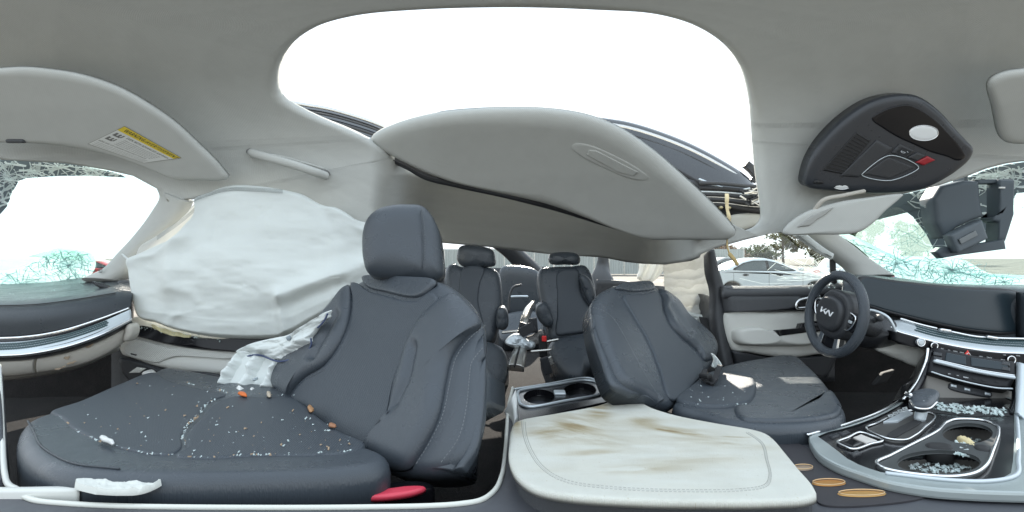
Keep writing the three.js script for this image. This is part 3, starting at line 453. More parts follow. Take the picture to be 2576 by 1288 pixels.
{ // torn side airbag beside the seat
  const t = thing('torn_side_airbag', 'torn pale blue-white airbag with frayed edge spilling between passenger seat and door', 'airbag');
  const fray = (pts, a) => pts.flatMap((p, i) => { const q = pts[Math.min(i + 1, pts.length - 1)]; return [p, [(p[0] + q[0]) / 2 + rr(-a, a), (p[1] + q[1]) / 2 + rr(-a, a)]]; });
  part(t, 'cloth_flap', fan([[600, 883], [640, 862], [690, 850], [725, 842], [780, 810], [815, 790], ...fray([[835, 780], [833, 798], [815, 814], [797, 834], [789, 848], [798, 860], [792, 876], [775, 892], [745, 904], [715, 913]], 2.5), [690, 902], [660, 893], [625, 893]], depthMap((x, y) => 2.68 - 0.0013 * (x - 600)), { n: 170, rings: 22, puff: 0.008, edge: 0.02, back: 0.005, centre: [715, 868], hf: (x, y) => 0.05 * (fbm(x * 0.03, y * 0.04, 4) - 0.4) + ridge([[640, 870], [720, 878], [780, 850]], 12, 0.02)(x, y) }), M.bag);
  part(t, 'cloth_flap', fan([[604, 884], [640, 892], [690, 904], [712, 915], [700, 930], [694, 955], ...fray([[694, 975], [660, 984], [620, 980], [580, 976], [548, 966]], 2.5), [556, 948], ...fray([[566, 930], [585, 905]], 2)], depthMap((x, y) => 2.60 - 0.0009 * (y - 900) - 0.0003 * (x - 600)), { n: 150, rings: 22, puff: 0.008, edge: 0.02, back: 0.005, centre: [635, 935], hf: (x, y) => 0.03 * Math.sin((x + y * 0.5) * 0.11) + 0.05 * (fbm(x * 0.04, y * 0.05, 4) - 0.5) }), M.bag);
  const navy = std([0.06, 0.08, 0.16], 0.8);
  for (const [pts, dz] of [[[[604, 900, 2.70], [650, 893, 2.71], [700, 909, 2.68], [735, 903, 2.66], [768, 888, 2.66], [783, 868, 2.68], [782, 852, 2.69]], 0], [[[800, 824, 2.68], [815, 808, 2.69], [824, 790, 2.70]], 0]]) part(t, 'seam_thread', tube(pts.map(p => [p[0], p[1], 2.68 - 0.0013 * (p[0] - 600) - 0.045]), 0.004, { n: 50, k: 5 }), navy);
  part(t, 'rivet', fan(ell(726, 851, 6, 6, 14), depthMap(() => 2.485), { n: 18, rings: 4, puff: 0.006, edge: 0.008, back: 0.02 }), std([0.25, 0.29, 0.32], 0.5));
  part(t, 'rivet', fan(ell(640, 955, 5, 3.5, 14), depthMap(() => 2.50), { n: 18, rings: 4, puff: 0.006, edge: 0.008, back: 0.02 }), std([0.35, 0.4, 0.42], 0.5));
  part(t, 'cloth_tag', fan([[588, 984], [598, 972], [622, 980], [641, 978], [637, 1006], [628, 1016], [614, 1004], [583, 1002]], depthMap((x, y) => 2.44 - 0.0022 * (y - 980)), { n: 50, rings: 8, puff: 0.004, edge: 0.01, back: 0.004, sharp: true, hf: (x, y) => 0.012 * Math.sin(x * 0.2) }), M.white);
}
{ // driver side curtains
  const t = thing('curtain_airbag', 'sunlit white curtain airbag hanging behind the driver seat beside the door pillar', 'airbag', 'deployed side airbags');
  part(t, 'airbag_cloth', sheet([
    [[1666, 580, 4.2], [1700, 572, 4.15], [1738, 562, 4.1], [1780, 555, 4.0]],
    [[1668, 655, 4.2], [1700, 650, 4.15], [1740, 640, 4.1], [1784, 628, 4.0]],
    [[1669, 690, 4.2], [1705, 692, 4.12], [1745, 690, 4.06], [1789, 680, 3.96]],
    [[1671, 720, 4.18], [1705, 730, 4.1], [1748, 732, 4.04], [1797, 728, 3.94]],
    [[1674, 746, 4.16], [1708, 762, 4.08], [1750, 770, 4.02], [1799, 770, 3.92]],
    [[1690, 768, 4.12], [1720, 782, 4.06], [1756, 792, 4.0], [1797, 795, 3.9]]], { n: 60, m: 50, back: 0.006, hf: (u, v) => 0.05 * (fbm(u * 3, v * 9, 4) - 0.5) + 0.012 * Math.sin(v * 26 + u * 2) }), M.bagThin);
  part(t, 'airbag_hem', strip([[1690, 766, 4.1], [1722, 780, 4.04], [1758, 790, 3.98], [1800, 794, 3.88]], [[1694, 776, 4.08], [1722, 790, 4.02], [1758, 802, 3.96], [1798, 810, 3.87]], { n: 40, m: 6, bulge: 0.012, back: 0.012 }), M.bag);
  part(t, 'torn_edge', sheet([[[1786, 640, 3.95], [1796, 690, 3.93], [1803, 732, 3.92]], [[1780, 640, 3.96], [1788, 690, 3.94], [1794, 732, 3.93]]], { n: 20, m: 4, back: 0.004 }), M.bag);
  const s = thing('torn_curtain_end', 'wrinkled white airbag scrap dangling in the rear side window', 'airbag');
  part(s, 'cloth_flap', fan([[1615, 655], [1608, 680], [1603, 700], [1618, 708], [1634, 713], [1648, 704], [1664, 688], [1674, 668], [1674, 652]], depthMap((x, y) => 4.95), { n: 60, rings: 14, puff: 0.03, edge: 0.06, back: 0.01, hf: (x, y) => 0.03 * Math.sin(x * 0.22 + y * 0.1) }), M.bagThin);
  const c = thing('torn_curtain_end', 'small bright scrap of airbag cloth below the hem beside the driver belt', 'airbag');
  part(c, 'cloth_flap', fan([[1744, 802], [1760, 800], [1775, 806], [1796, 810], [1802, 822], [1794, 846], [1788, 842], [1784, 820], [1768, 830], [1756, 826]], depthMap((x, y) => 3.86), { n: 60, rings: 8, puff: 0.006, edge: 0.02, back: 0.004, hf: (x, y) => 0.02 * (fbm(x * 0.1, y * 0.1, 3) - 0.5) }), M.bag);
  const d = thing('torn_curtain_end', 'white cloth end poking out between driver backrest and belt', 'airbag');
  part(d, 'cloth_flap', fan([[1788, 888], [1797, 892], [1814, 914], [1816, 922], [1800, 926], [1790, 922], [1795, 905]], depthMap((x, y) => 2.78), { n: 40, rings: 8, puff: 0.01, edge: 0.02, back: 0.006, hf: (x, y) => 0.015 * Math.sin(x * 0.5) }), M.bag);
  const b = thing('belt_webbing', 'black seat belt running down the door pillar behind the white curtain', 'seat belt');
  part(b, 'webbing', strip([[1758, 796, 3.82], [1768, 830, 3.75], [1785, 862, 3.6], [1800, 900, 3.42]], [[1780, 800, 3.8], [1790, 832, 3.73], [1800, 862, 3.58], [1812, 896, 3.4]], { n: 20, m: 2, back: 0.004 }), M.belt);
  const r = thing('rolled_curtain', 'rolled white curtain airbag strip with printed lines along the driver windscreen pillar', 'airbag');
  const A = [[1990, 588, 3.3], [2025, 612, 3.3], [2060, 634, 3.3], [2088, 648, 3.3]], B = [[2026, 590, 3.26], [2054, 614, 3.26], [2080, 634, 3.26], [2097, 644, 3.27]];
  part(r, 'rolled_cloth', strip(A, B, { n: 40, m: 10, bulge: 0.02, back: 0.015, hf: (u, v) => 0.006 * (fbm(u * 12, v * 3, 3) - 0.5) }), M.bag);
  for (let k = 0; k < 3; k++) part(r, 'printed_line', tube(A.map((p, i) => { const f = 0.25 + k * 0.14; return P(p[0] + (B[i][0] - p[0]) * f, p[1] + (B[i][1] - p[1]) * f, 3.262); }), 0.0014, { n: 20, k: 4 }), std([0.25, 0.26, 0.25], 0.9));
}
// ------------------------------------------------------------------ visors, handle, overhead console
{
  const t = thing('sun_visor', 'large grey fabric sun visor carrying a yellow and white warning label', 'sun visor', 'sun visors');
  const vm = planeMap([50, 172, 2.72], [540, 405, 3.0], [100, 362, 3.0]);
  part(t, 'visor_panel', fan([[-110, 190], [-60, 180], [0, 173], [60, 170], [120, 175], [200, 188], [300, 222], [400, 280], [450, 318], [500, 365], [540, 404], [570, 440], [576, 449], [562, 453], [515, 453], [455, 453], [440, 449], [400, 432], [300, 396], [200, 373], [100, 360], [0, 357], [-60, 358], [-110, 360], [-122, 340], [-124, 215]], vm, { n: 150, rings: 16, puff: 0.02, edge: 0.045, back: 0.02, centre: [180, 280] }), M.linerPlain);
  const lab = part(t, 'warning_label', printed([320, 312], [462, 392], [367, 405], [227, 357], vm, 0.0225), std('#ffffff', 0.6, { map: canvasTex(512, 256, (g, w, h) => {
    g.fillStyle = '#cfd0cc'; g.fillRect(0, 0, w, h); g.fillStyle = '#d8bf3c'; g.fillRect(0, 0, w, 52);
    g.fillStyle = '#33342f'; g.font = 'bold 36px sans-serif'; g.fillText('\u26A0 WARNING/AVERTISSEMENT', 12, 39);
    g.strokeStyle = '#77786f'; g.lineWidth = 4; g.strokeRect(2, 2, w - 4, h - 4);
    g.fillStyle = '#55554f'; g.font = 'bold 24px sans-serif'; g.fillText('EVEN WITH ADVANCED AIR BAGS', 118, 84);
    g.font = '13px sans-serif'; for (let k = 0; k < 5; k++) g.fillText('\u2022 Children can be killed or seriously injured by the air bag.', 122, 108 + k * 16);
    g.fillStyle = '#6a6a66'; for (const [x, y] of [[20, 66], [20, 118]]) { g.fillRect(x + 6, y + 6, 20, 34); g.fillRect(x + 26, y + 28, 40, 12); g.beginPath(); g.arc(x + 46, y + 14, 9, 0, 7); g.fill(); g.fillRect(x + 38, y + 20, 16, 14); g.fillRect(x + 64, y + 4, 12, 30); }
    g.fillStyle = '#77776f'; g.font = 'bold 18px sans-serif'; g.fillText("M\u00CAME AVEC LES COUSSINS GONFLABLES AVANC\u00C9S", 16, 196); g.font = '13px sans-serif'; for (let k = 0; k < 3; k++) g.fillText('\u2022 Les enfants peuvent \u00EAtre tu\u00E9s ou gravement bless\u00E9s par les coussins gonflables.', 18, 214 + k * 15);
  }) }));
  part(t, 'clip', boxAt(vm(49, 352).add(new THREE.Vector3(0, -0.01, 0.02)), 0.10, 0.022, 0.03, { r: 0.01, rx: 0.3 }), M.plasticGrey);
  // the other end of the front row
  const v2 = thing('sun_visor', 'blank corner of a grey fabric sun visor beside the dark overhead console', 'sun visor', 'sun visors');
  const vm2 = planeMap([2530, 180, 2.72], [2660, 180, 2.72], [2560, 360, 3.0]);
  part(v2, 'visor_panel', fan([[2486, 215], [2494, 200], [2520, 185], [2576, 175], [2700, 172], [2720, 200], [2720, 356], [2640, 358], [2540, 360], [2522, 352], [2513, 338], [2498, 270]], vm2, { n: 90, rings: 14, puff: 0.02, edge: 0.045, back: 0.02, centre: [2610, 268] }), M.linerPlain);
  const v3 = thing('sun_visor', 'grey sun visor with closed vanity mirror flap above the driver window', 'sun visor', 'sun visors');
  const vm3 = planeMap([1975, 586, 3.08], [2160, 584, 3.0], [2180, 500, 2.98]);
  part(v3, 'visor_panel', fan([[1969, 584], [1980, 567], [2022, 536], [2097, 511], [2182, 497], [2272, 489], [2262, 500], [2227, 530], [2197, 560], [2165, 582], [2132, 589], [2050, 590], [1975, 590]], vm3, { n: 110, rings: 14, puff: 0.02, edge: 0.03, back: 0.02, centre: [2110, 552] }), M.linerPlain);
  part(v3, 'mirror_flap', fan([[2000, 572], [2040, 540], [2095, 520], [2080, 535], [2050, 556], [2030, 570]], vm3, { n: 40, rings: 6, puff: 0.028, edge: 0.01, back: 0.0, sharp: true }), std([0.34, 0.34, 0.32], 0.7));
  part(v3, 'pivot_rod', tube([vm3(2050, 528), vm3(2065, 505).add(new THREE.Vector3(0, 0, 0.02)), vm3(2130, 490).add(new THREE.Vector3(0, 0, -0.02)), vm3(2190, 478).add(new THREE.Vector3(0, 0, -0.06))], 0.012, { n: 20 }), M.beige);
}
{
  const t = thing('grab_handle', 'grey folding grab handle on the headliner above the white curtain airbag', 'handle');
  const D = 3.12, m = (x, y) => P(x, y, D - 0.02);
  part(t, 'grip', tube([[632, 384, 3.2], [640, 387, 3.12], [680, 398, 3.07], [740, 415, 3.06], [790, 432, 3.08], [818, 442, 3.13]], 0.024, { n: 50, k: 12 }), M.linerPlain);
  part(t, 'hinge_rod', tube([[664, 388, 3.2], [700, 392, 3.16], [760, 408, 3.16], [812, 424, 3.2]], 0.007, { n: 30, k: 8 }), M.linerPlain);
  for (const [x, y] of [[633, 384], [816, 435]]) part(t, 'mount', fan(ell(x, y, 12, 9, 18, 0.4), depthMap(() => 3.2), { n: 26, rings: 6, puff: 0.035, edge: 0.02, back: 0.06 }), std([0.16, 0.16, 0.155], 0.7));
}
{
  const t = thing('overhead_console', 'dark charcoal overhead console with round map lights, speaker grille and red button', 'console');
  const m = planeMap([2272, 236, 2.93], [2030, 450, 3.08], [2420, 400, 3.04]), up = l => (x, y) => m(x, y).addScaledVector(normalOf(m, x, y), l);
  part(t, 'housing', fan([[2024, 462], [2026, 436], [2042, 390], [2072, 345], [2122, 295], [2182, 255], [2232, 239], [2272, 235], [2304, 240], [2334, 256], [2369, 286], [2400, 322], [2428, 352], [2446, 374], [2436, 400], [2408, 426], [2372, 450], [2332, 470], [2282, 482], [2182, 486], [2082, 479], [2032, 471]], m, { n: 140, rings: 14, puff: 0.03, edge: 0.05, back: 0.07, centre: [2230, 370] }), std([0.030, 0.034, 0.041], 0.42, { roughnessMap: dustRough }));
  part(t, 'glass_panel', fan([[2184, 297], [2215, 275], [2252, 264], [2276, 262], [2300, 271], [2340, 298], [2376, 334], [2404, 366], [2418, 392], [2400, 402], [2372, 392], [2330, 380], [2290, 362], [2252, 345], [2214, 322]], up(0.031), { n: 90, rings: 8, puff: 0.003, edge: 0.006, back: 0.004, centre: [2300, 325] }), M.mirrorBlack);
  const lens = phys([0.72, 0.74, 0.74], 0.35, { clearcoat: 0.5 });
  for (const [x, y, rx, ry] of [[2312, 333, 36, 19], [2111, 466, 21, 8]]) { const l = part(t, 'map_light', fan(ell(x, y, rx, ry, 26), up(x > 2200 ? 0.033 : 0.024), { n: 40, rings: 6, puff: 0.006, edge: 0.02, back: 0.006 }), lens); part(l, 'bezel', tube(loop(ell(x, y, rx, ry, 26), up(x > 2200 ? 0.036 : 0.026)), 0.0025, { n: 60, k: 6, closed: true }), M.chrome); }
  part(t, 'speaker_grille', plate([[2146, 330], [2183, 350], [2112, 436], [2060, 426]], up(0.031), { puff: 0.003 }), M.black);
  for (let k = 0; k < 13; k++) { const f = (k + 0.5) / 13; part(t, 'grille_bar', tube([up(0.035)(2146 + (2060 - 2146) * f + 3, 330 + 96 * f), up(0.035)(2183 + (2112 - 2183) * f - 3, 350 + 86 * f)], 0.0018, { n: 3, k: 5 }), M.plasticDark); }
  part(t, 'storage_lid', plate([[2196, 350], [2238, 371], [2150, 444], [2104, 440]], up(0.031), { puff: 0.006, edge: 0.012 }), M.plasticDark);
  part(t, 'switch_frame', tube(loop([[2226, 389], [2300, 418], [2296, 424], [2228, 451], [2158, 437], [2162, 432]], up(0.036)), 0.0024, { n: 70, k: 6, closed: true }), M.satin);
  part(t, 'switch_panel', plate([[2225, 393], [2292, 419], [2228, 447], [2164, 435]], up(0.031), { puff: 0.003 }), M.plasticDark);
  part(t, 'switch', plate([[2252, 360], [2292, 378], [2266, 396], [2232, 382]], up(0.032), { puff: 0.006, edge: 0.01 }), M.plasticDark);
  part(t, 'switch', plate([[2296, 380], [2318, 390], [2296, 404], [2272, 394]], up(0.032), { puff: 0.006, edge: 0.01 }), M.plasticDark);
  part(t, 'red_switch', plate([[2322, 390], [2342, 400], [2312, 414], [2292, 406]], up(0.032), { puff: 0.007, edge: 0.01 }), phys([0.30, 0.012, 0.02], 0.4), 'red emergency call button');
  part(t, 'dome_symbol', printed([2258, 368], [2282, 378], [2268, 390], [2244, 380], up(0.0395), 0.0), std('#ffffff', 0.7, { map: canvasTex(64, 64, g => { g.fillStyle = '#1d1f22'; g.fillRect(0, 0, 64, 64); g.strokeStyle = '#c9ccd0'; g.lineWidth = 4; g.beginPath(); g.arc(28, 36, 13, 0, 3.14); g.lineTo(41, 36); g.stroke(); g.beginPath(); g.moveTo(42, 18); g.lineTo(54, 26); g.stroke(); }) }));
  part(t, 'coat_hook', boxAt(up(0.03)(2052, 455), 0.06, 0.02, 0.03, { r: 0.008, ry: 0.5 }), M.black);
}
// ------------------------------------------------------------------ roof opening: shade panel, glass, broken frame
{
  const t = thing('roof_shade_panel', 'broad grey roof panel hanging down through the roof opening over the rear seats', 'roof panel');
  const pm = depthMap((x, y) => 3.34 + 0.0019 * (y - 440) - 0.50 * Math.pow(clamp((x - 1150) / 650, 0, 1.1), 2) + 0.12 * clamp((1100 - x) / 170));
  part(t, 'panel', fan([[931, 351], [944, 336], [1000, 310], [1100, 286], [1200, 276], [1310, 273], [1400, 278], [1480, 293], [1560, 326], [1640, 380], [1700, 431], [1760, 486], [1805, 531], [1840, 570], [1849, 586], [1842, 597], [1815, 599], [1720, 600], [1640, 600], [1573, 582], [1488, 550], [1388, 515], [1288, 490], [1200, 470], [1130, 452], [1074, 431], [1010, 400], [964, 375]], pm, { n: 180, rings: 20, puff: 0.045, edge: 0.10, back: 0.02, centre: [1400, 440] }), M.liner);
  part(t, 'recess_bezel', fan([[1438, 357], [1446, 348], [1480, 350], [1560, 382], [1630, 424], [1641, 437], [1632, 443], [1590, 438], [1520, 410], [1460, 378]], (x, y) => pm(x, y).addScaledVector(normalOf(pm, x, y), 0.042), { n: 60, rings: 6, puff: 0.006, edge: 0.012, back: 0.01 }), M.linerPlain);
  part(t, 'recess', plate([[1486, 364], [1505, 366], [1612, 420], [1600, 430], [1560, 420], [1480, 376]], (x, y) => pm(x, y).addScaledVector(normalOf(pm, x, y), 0.05), { puff: 0.002 }), M.liner);
  const tr = thing('roof_trim_rail', 'dark plastic rail under the hanging roof panel along the rear headliner', 'trim');
  const curve = o => [[960, 382 + o, 3.36], [1020, 408 + o, 3.36], [1070, 432 + o * 1.2, 3.37], [1150, 450 + o * 1.3, 3.38], [1288, 478 + o * 1.4, 3.40], [1400, 512 + o * 1.1, 3.48], [1500, 550 + o * 0.7, 3.50], [1575, 582 + o * 0.2, 3.5]];
  part(tr, 'rail', strip(curve(-4), curve(17), { n: 90, m: 6, bulge: 0.012, back: 0.02 }), M.plasticDark);
  part(tr, 'rail_lip', tube(curve(8).map(p => [p[0], p[1], p[2] - 0.02]), 0.004, { n: 80, k: 6 }), M.plasticGrey);
  part(tr, 'bolt', tube([[1137, 448, 3.40], [1139, 452, 3.40]], 0.006, { n: 3 }), M.steel);
}
{
  const g1 = thing('roof_glass', 'dark curved roof glass edge rising beyond the passenger side of the opening', 'roof glass', 'roof glass panels');
  const top = [[690, 246, 4.0], [760, 258, 4.1], [820, 268, 4.2], [880, 284, 4.3], [940, 304, 4.4], [1010, 335, 4.5], [1060, 360, 4.6]];
  const darkGlass = phys([0.02, 0.022, 0.026], 0.12, { clearcoat: 1 });
  part(g1, 'glass', strip(top, top.map(([x, y, d]) => [x + 20, y + 105, d - 0.25]), { n: 60, m: 10, bulge: 0.02, back: 0.012 }), darkGlass);
  for (const [o, r, mt] of [[6, 0.010, M.steel], [22, 0.008, M.plasticGrey], [38, 0.012, M.plasticGrey], [52, 0.007, M.satin]]) part(g1, 'seal', tube(top.map(([x, y, d]) => [x + o * 0.25, y + o, d - 0.05 - o * 0.0028]), r, { n: 50, k: 6 }), mt);
  const g2 = thing('roof_glass', 'dark curved roof glass with bright metal trim rising beyond the driver side of the opening', 'roof glass', 'roof glass panels');
  const top2 = [[1440, 280, 4.5], [1500, 293, 4.4], [1580, 306, 4.3], [1660, 330, 4.2], [1740, 362, 4.1], [1820, 404, 4.0], [1870, 436, 3.95], [1896, 462, 3.92]];
  const bot2 = [[1520, 330, 4.3], [1580, 365, 4.2], [1640, 398, 4.1], [1700, 432, 4.0], [1760, 465, 3.92], [1810, 482, 3.86], [1850, 490, 3.82], [1885, 482, 3.8]];
  part(g2, 'glass', strip(top2, bot2, { n: 70, m: 12, bulge: 0.02, back: 0.012 }), darkGlass);
  part(g2, 'metal_trim', strip(top2.map(([x, y, d]) => [x - 2, y + 10, d - 0.04]), top2.map(([x, y, d]) => [x - 4, y + 17, d - 0.05]), { n: 60, m: 3, bulge: 0.006, back: 0.008 }), M.steel);
  part(g2, 'metal_trim', tube(top2.map(([x, y, d]) => [x - 6, y + 30, d - 0.07]), 0.006, { n: 60, k: 6 }), M.plasticGrey);
  part(g2, 'seal', tube(bot2.map(([x, y, d]) => [x, y - 3, d - 0.02]), 0.018, { n: 60, k: 7 }), M.rubber);
  part(g2, 'torn_strip', tube(bot2.slice(4).map(([x, y, d], i) => [x, y - 14 + i * 2, d - 0.05]), 0.008, { n: 30, k: 6 }), M.satin);
  part(g2, 'broken_corner', mergeGeometries([boxAt(P(1884, 420, 3.98), 0.07, 0.05, 0.05, { rz: -0.7 }), boxAt(P(1893, 432, 3.95), 0.10, 0.04, 0.04, { rz: -0.9 }), boxAt(P(1900, 444, 3.95), 0.04, 0.09, 0.03, { rz: -0.5 })]), M.plasticDark);
}
{
  const t = thing('broken_roof_frame', 'bent roof frame of stacked black and silver rails at the corner of the opening', 'roof frame');
  const zs = 3.78;
  part(t, 'backing', fan([[1700, 440], [1770, 462], [1850, 480], [1925, 470], [1945, 520], [1940, 570], [1860, 592], [1760, 590], [1700, 560]], depthMap((x, y) => zs + 0.12), { n: 60, rings: 4, puff: 0.01, edge: 0.03, back: 0.02, sharp: true, centre: [1830, 530] }), M.plasticDark);
  const bars = [[462, 470, M.plasticGrey, 0.014], [476, 482, M.rubber, 0.016], [484, 490, M.satin, 0.008], [491, 498, M.plasticDark, 0.014], [497, 507, M.steel, 0.006], [503, 514, M.plasticDark, 0.016], [511, 522, M.steel, 0.006], [518, 534, M.rubber, 0.02]];
  for (const [a, b, mt, r] of bars) part(t, 'rail', tube([[1764, a - 2, zs + 0.02], [1820, a, zs], [1880, (a + b) / 2 + 2, zs - 0.02], [1936, b, zs - 0.02]], r, { n: 40, k: 7 }), mt);
  part(t, 'trim_panel', fan([[1836, 545], [1880, 536], [1915, 532], [1925, 556], [1890, 572], [1852, 582], [1840, 578]], depthMap(() => zs), { n: 40, rings: 6, puff: 0.02, edge: 0.04, back: 0.02 }), M.linerPlain);
  for (const [x, y] of [[1814, 522], [1834, 523]]) part(t, 'bolt', fan(ell(x, y, 5, 4.5, 12), depthMap(() => zs - 0.03), { n: 16, rings: 4, puff: 0.012, edge: 0.01, back: 0.03 }), std([0.45, 0.40, 0.25], 0.4, { metalness: 0.8 }));
  for (let k = 0; k < 22; k++) part(t, 'metal_shred', boxAt(P(rr(1862, 1928), rr(466, 515), rr(3.66, 3.74)), rr(0.02, 0.09), rr(0.006, 0.02), rr(0.006, 0.02), { rz: rr(-0.7, 0.5), ry: rr(-0.6, 0.6), r: 0.003 }), k % 3 ? M.steel : M.plasticDark);
  const s = thing('torn_strap', 'frayed cream strap hanging from the broken roof frame', 'strap');
  part(s, 'strap', strip([[1824, 487, 3.60], [1824, 505, 3.59], [1827, 530, 3.59], [1829, 548, 3.60], [1828, 578, 3.62]], [[1833, 487, 3.60], [1833, 505, 3.59], [1835, 530, 3.59], [1838, 548, 3.60], [1835, 578, 3.62]], { n: 30, m: 3, back: 0.004, hf: (u, v) => 0.008 * Math.sin(u * 12) }), std([0.72, 0.62, 0.40], 0.85));
  part(s, 'cord', tube([[1831, 576, 3.4], [1829, 600, 3.12], [1830, 622, 3.08], [1837, 642, 3.07], [1846, 655, 3.06]], 0.005, { n: 30, k: 6 }), std([0.48, 0.36, 0.16], 0.85));
  part(s, 'frayed_end', tube([[1836, 640, 3.07], [1846, 652, 3.06], [1854, 664, 3.06]], 0.011, { n: 12, k: 6 }), std([0.48, 0.36, 0.16], 0.85));
}
// ------------------------------------------------------------------ passenger door
{
  const t = thing('passenger_door', 'light grey passenger door panel with textured speaker and glossy black armrest', 'car door', 'front doors');
  const dm = depthMap((x, y) => 3.14 - 0.0006 * (y - 820));
  const up = l => (x, y) => dm(x, y).addScaledVector(normalOf(dm, x, y), l);
  part(t, 'upper_panel', fan([[318, 812], [350, 795], [480, 810], [640, 835], [700, 860], [700, 905], [640, 940], [552, 943], [480, 936], [430, 929], [380, 918], [330, 900], [306, 888], [308, 850]], dm, { n: 90, rings: 12, puff: 0.03, edge: 0.05, back: 0.05, centre: [500, 875] }), M.stone);
  part(t, 'armrest_gloss', fan([[345, 842], [349, 826], [368, 821], [390, 825], [470, 843], [560, 854], [700, 858], [700, 890], [600, 888], [500, 880], [430, 868], [380, 855]], up(0.03), { n: 80, rings: 10, puff: 0.03, edge: 0.03, back: 0.02, centre: [500, 862] }), M.gloss);
  const ridgeMap = tex(64, (u, v) => 0.5 + 0.5 * Math.sin((u + v) * Math.PI * 16), { rep: 12 });
  part(t, 'speaker_cover', fan([[322, 888], [328, 866], [342, 854], [370, 858], [430, 875], [520, 888], [610, 895], [600, 903], [520, 900], [460, 898], [430, 905], [405, 914], [370, 908], [335, 898]], up(0.034), { n: 80, rings: 8, puff: 0.008, edge: 0.012, back: 0.02, centre: [420, 890] }), std([0.58, 0.58, 0.54], 0.75, { bumpMap: ridgeMap, bumpScale: 0.003 }));
  part(t, 'vent_slot', tube([[330, 890, 3.03], [342, 893, 3.03]], 0.004, { n: 4, k: 5 }), M.black);
  part(t, 'foam_strip', sheet([[[380, 816, 3.08], [430, 832, 3.07], [482, 844, 3.07]], [[385, 824, 3.06], [425, 842, 3.05], [478, 849, 3.05]]], { n: 20, m: 4, back: 0.004, hf: (u, v) => 0.006 * Math.sin(u * 20) }), std([0.62, 0.56, 0.34], 0.9));
  stuff('broken_glass', crumbs(90, () => { const u = rnd(); return [350 + u * 220 + rr(-4, 4), 824 + u * 34 + rr(-5, 5)]; }, up(0.062), 0.004), M.crumb, 'crumbs of glass along the glossy passenger armrest under the curtain airbag', 'broken glass');
  part(t, 'door_pocket', fan([[300, 900], [340, 905], [420, 930], [560, 945], [560, 990], [420, 985], [370, 975], [330, 960], [306, 930]], depthMap((x, y) => 3.06), { n: 60, rings: 8, puff: 0.02, edge: 0.04, back: 0.04 }), M.plasticDark);
  const b = thing('drinks_cup', 'white lidded cup lying in the passenger door pocket', 'cup');
  part(b, 'lid', fan(ell(376, 943, 13, 9, 24), depthMap(() => 2.98), { n: 30, rings: 5, puff: 0.012, edge: 0.01, back: 0.02 }), M.white);
  part(b, 'cup_body', fan(ell(368, 940, 10, 7, 24), depthMap(() => 3.0), { n: 30, rings: 5, puff: 0.02, edge: 0.04, back: 0.05 }), M.white);
  const c = thing('paper_scrap', 'grey card lying at the rear of the passenger door pocket', 'card'); part(c, 'card', plate([[324, 938], [344, 924], [366, 927], [352, 938]], depthMap(() => 3.01)), M.stone);
  const p = thing('paper_scrap', 'white paper scrap on the dark footwell carpet beside the passenger seat', 'paper'); part(p, 'paper', plate([[296, 991], [322, 969], [341, 978], [306, 996]], level(0.845), { puff: 0.004, back: 0.002 }), M.white);
  const w = thing('quarter_window', 'dark quarter window with black frame between pillar and curtain airbag', 'window');
  part(w, 'pane', plate([[322, 640], [346, 622], [352, 712], [326, 716]], depthMap(() => 3.5), { puff: 0.004 }), phys([0.10, 0.14, 0.15], 0.1, { clearcoat: 1 }));
  part(w, 'frame', tube([[330, 632, 3.44], [306, 668, 3.44], [303, 712, 3.42]], 0.018, { n: 20, k: 6 }), M.plasticDark);
  part(w, 'mirror_base', fan([[300, 706], [330, 705], [356, 712], [356, 724], [320, 726], [296, 722]], depthMap((x, y) => 3.3), { n: 40, rings: 8, puff: 0.03, edge: 0.04, back: 0.04 }), M.plasticGrey);
}
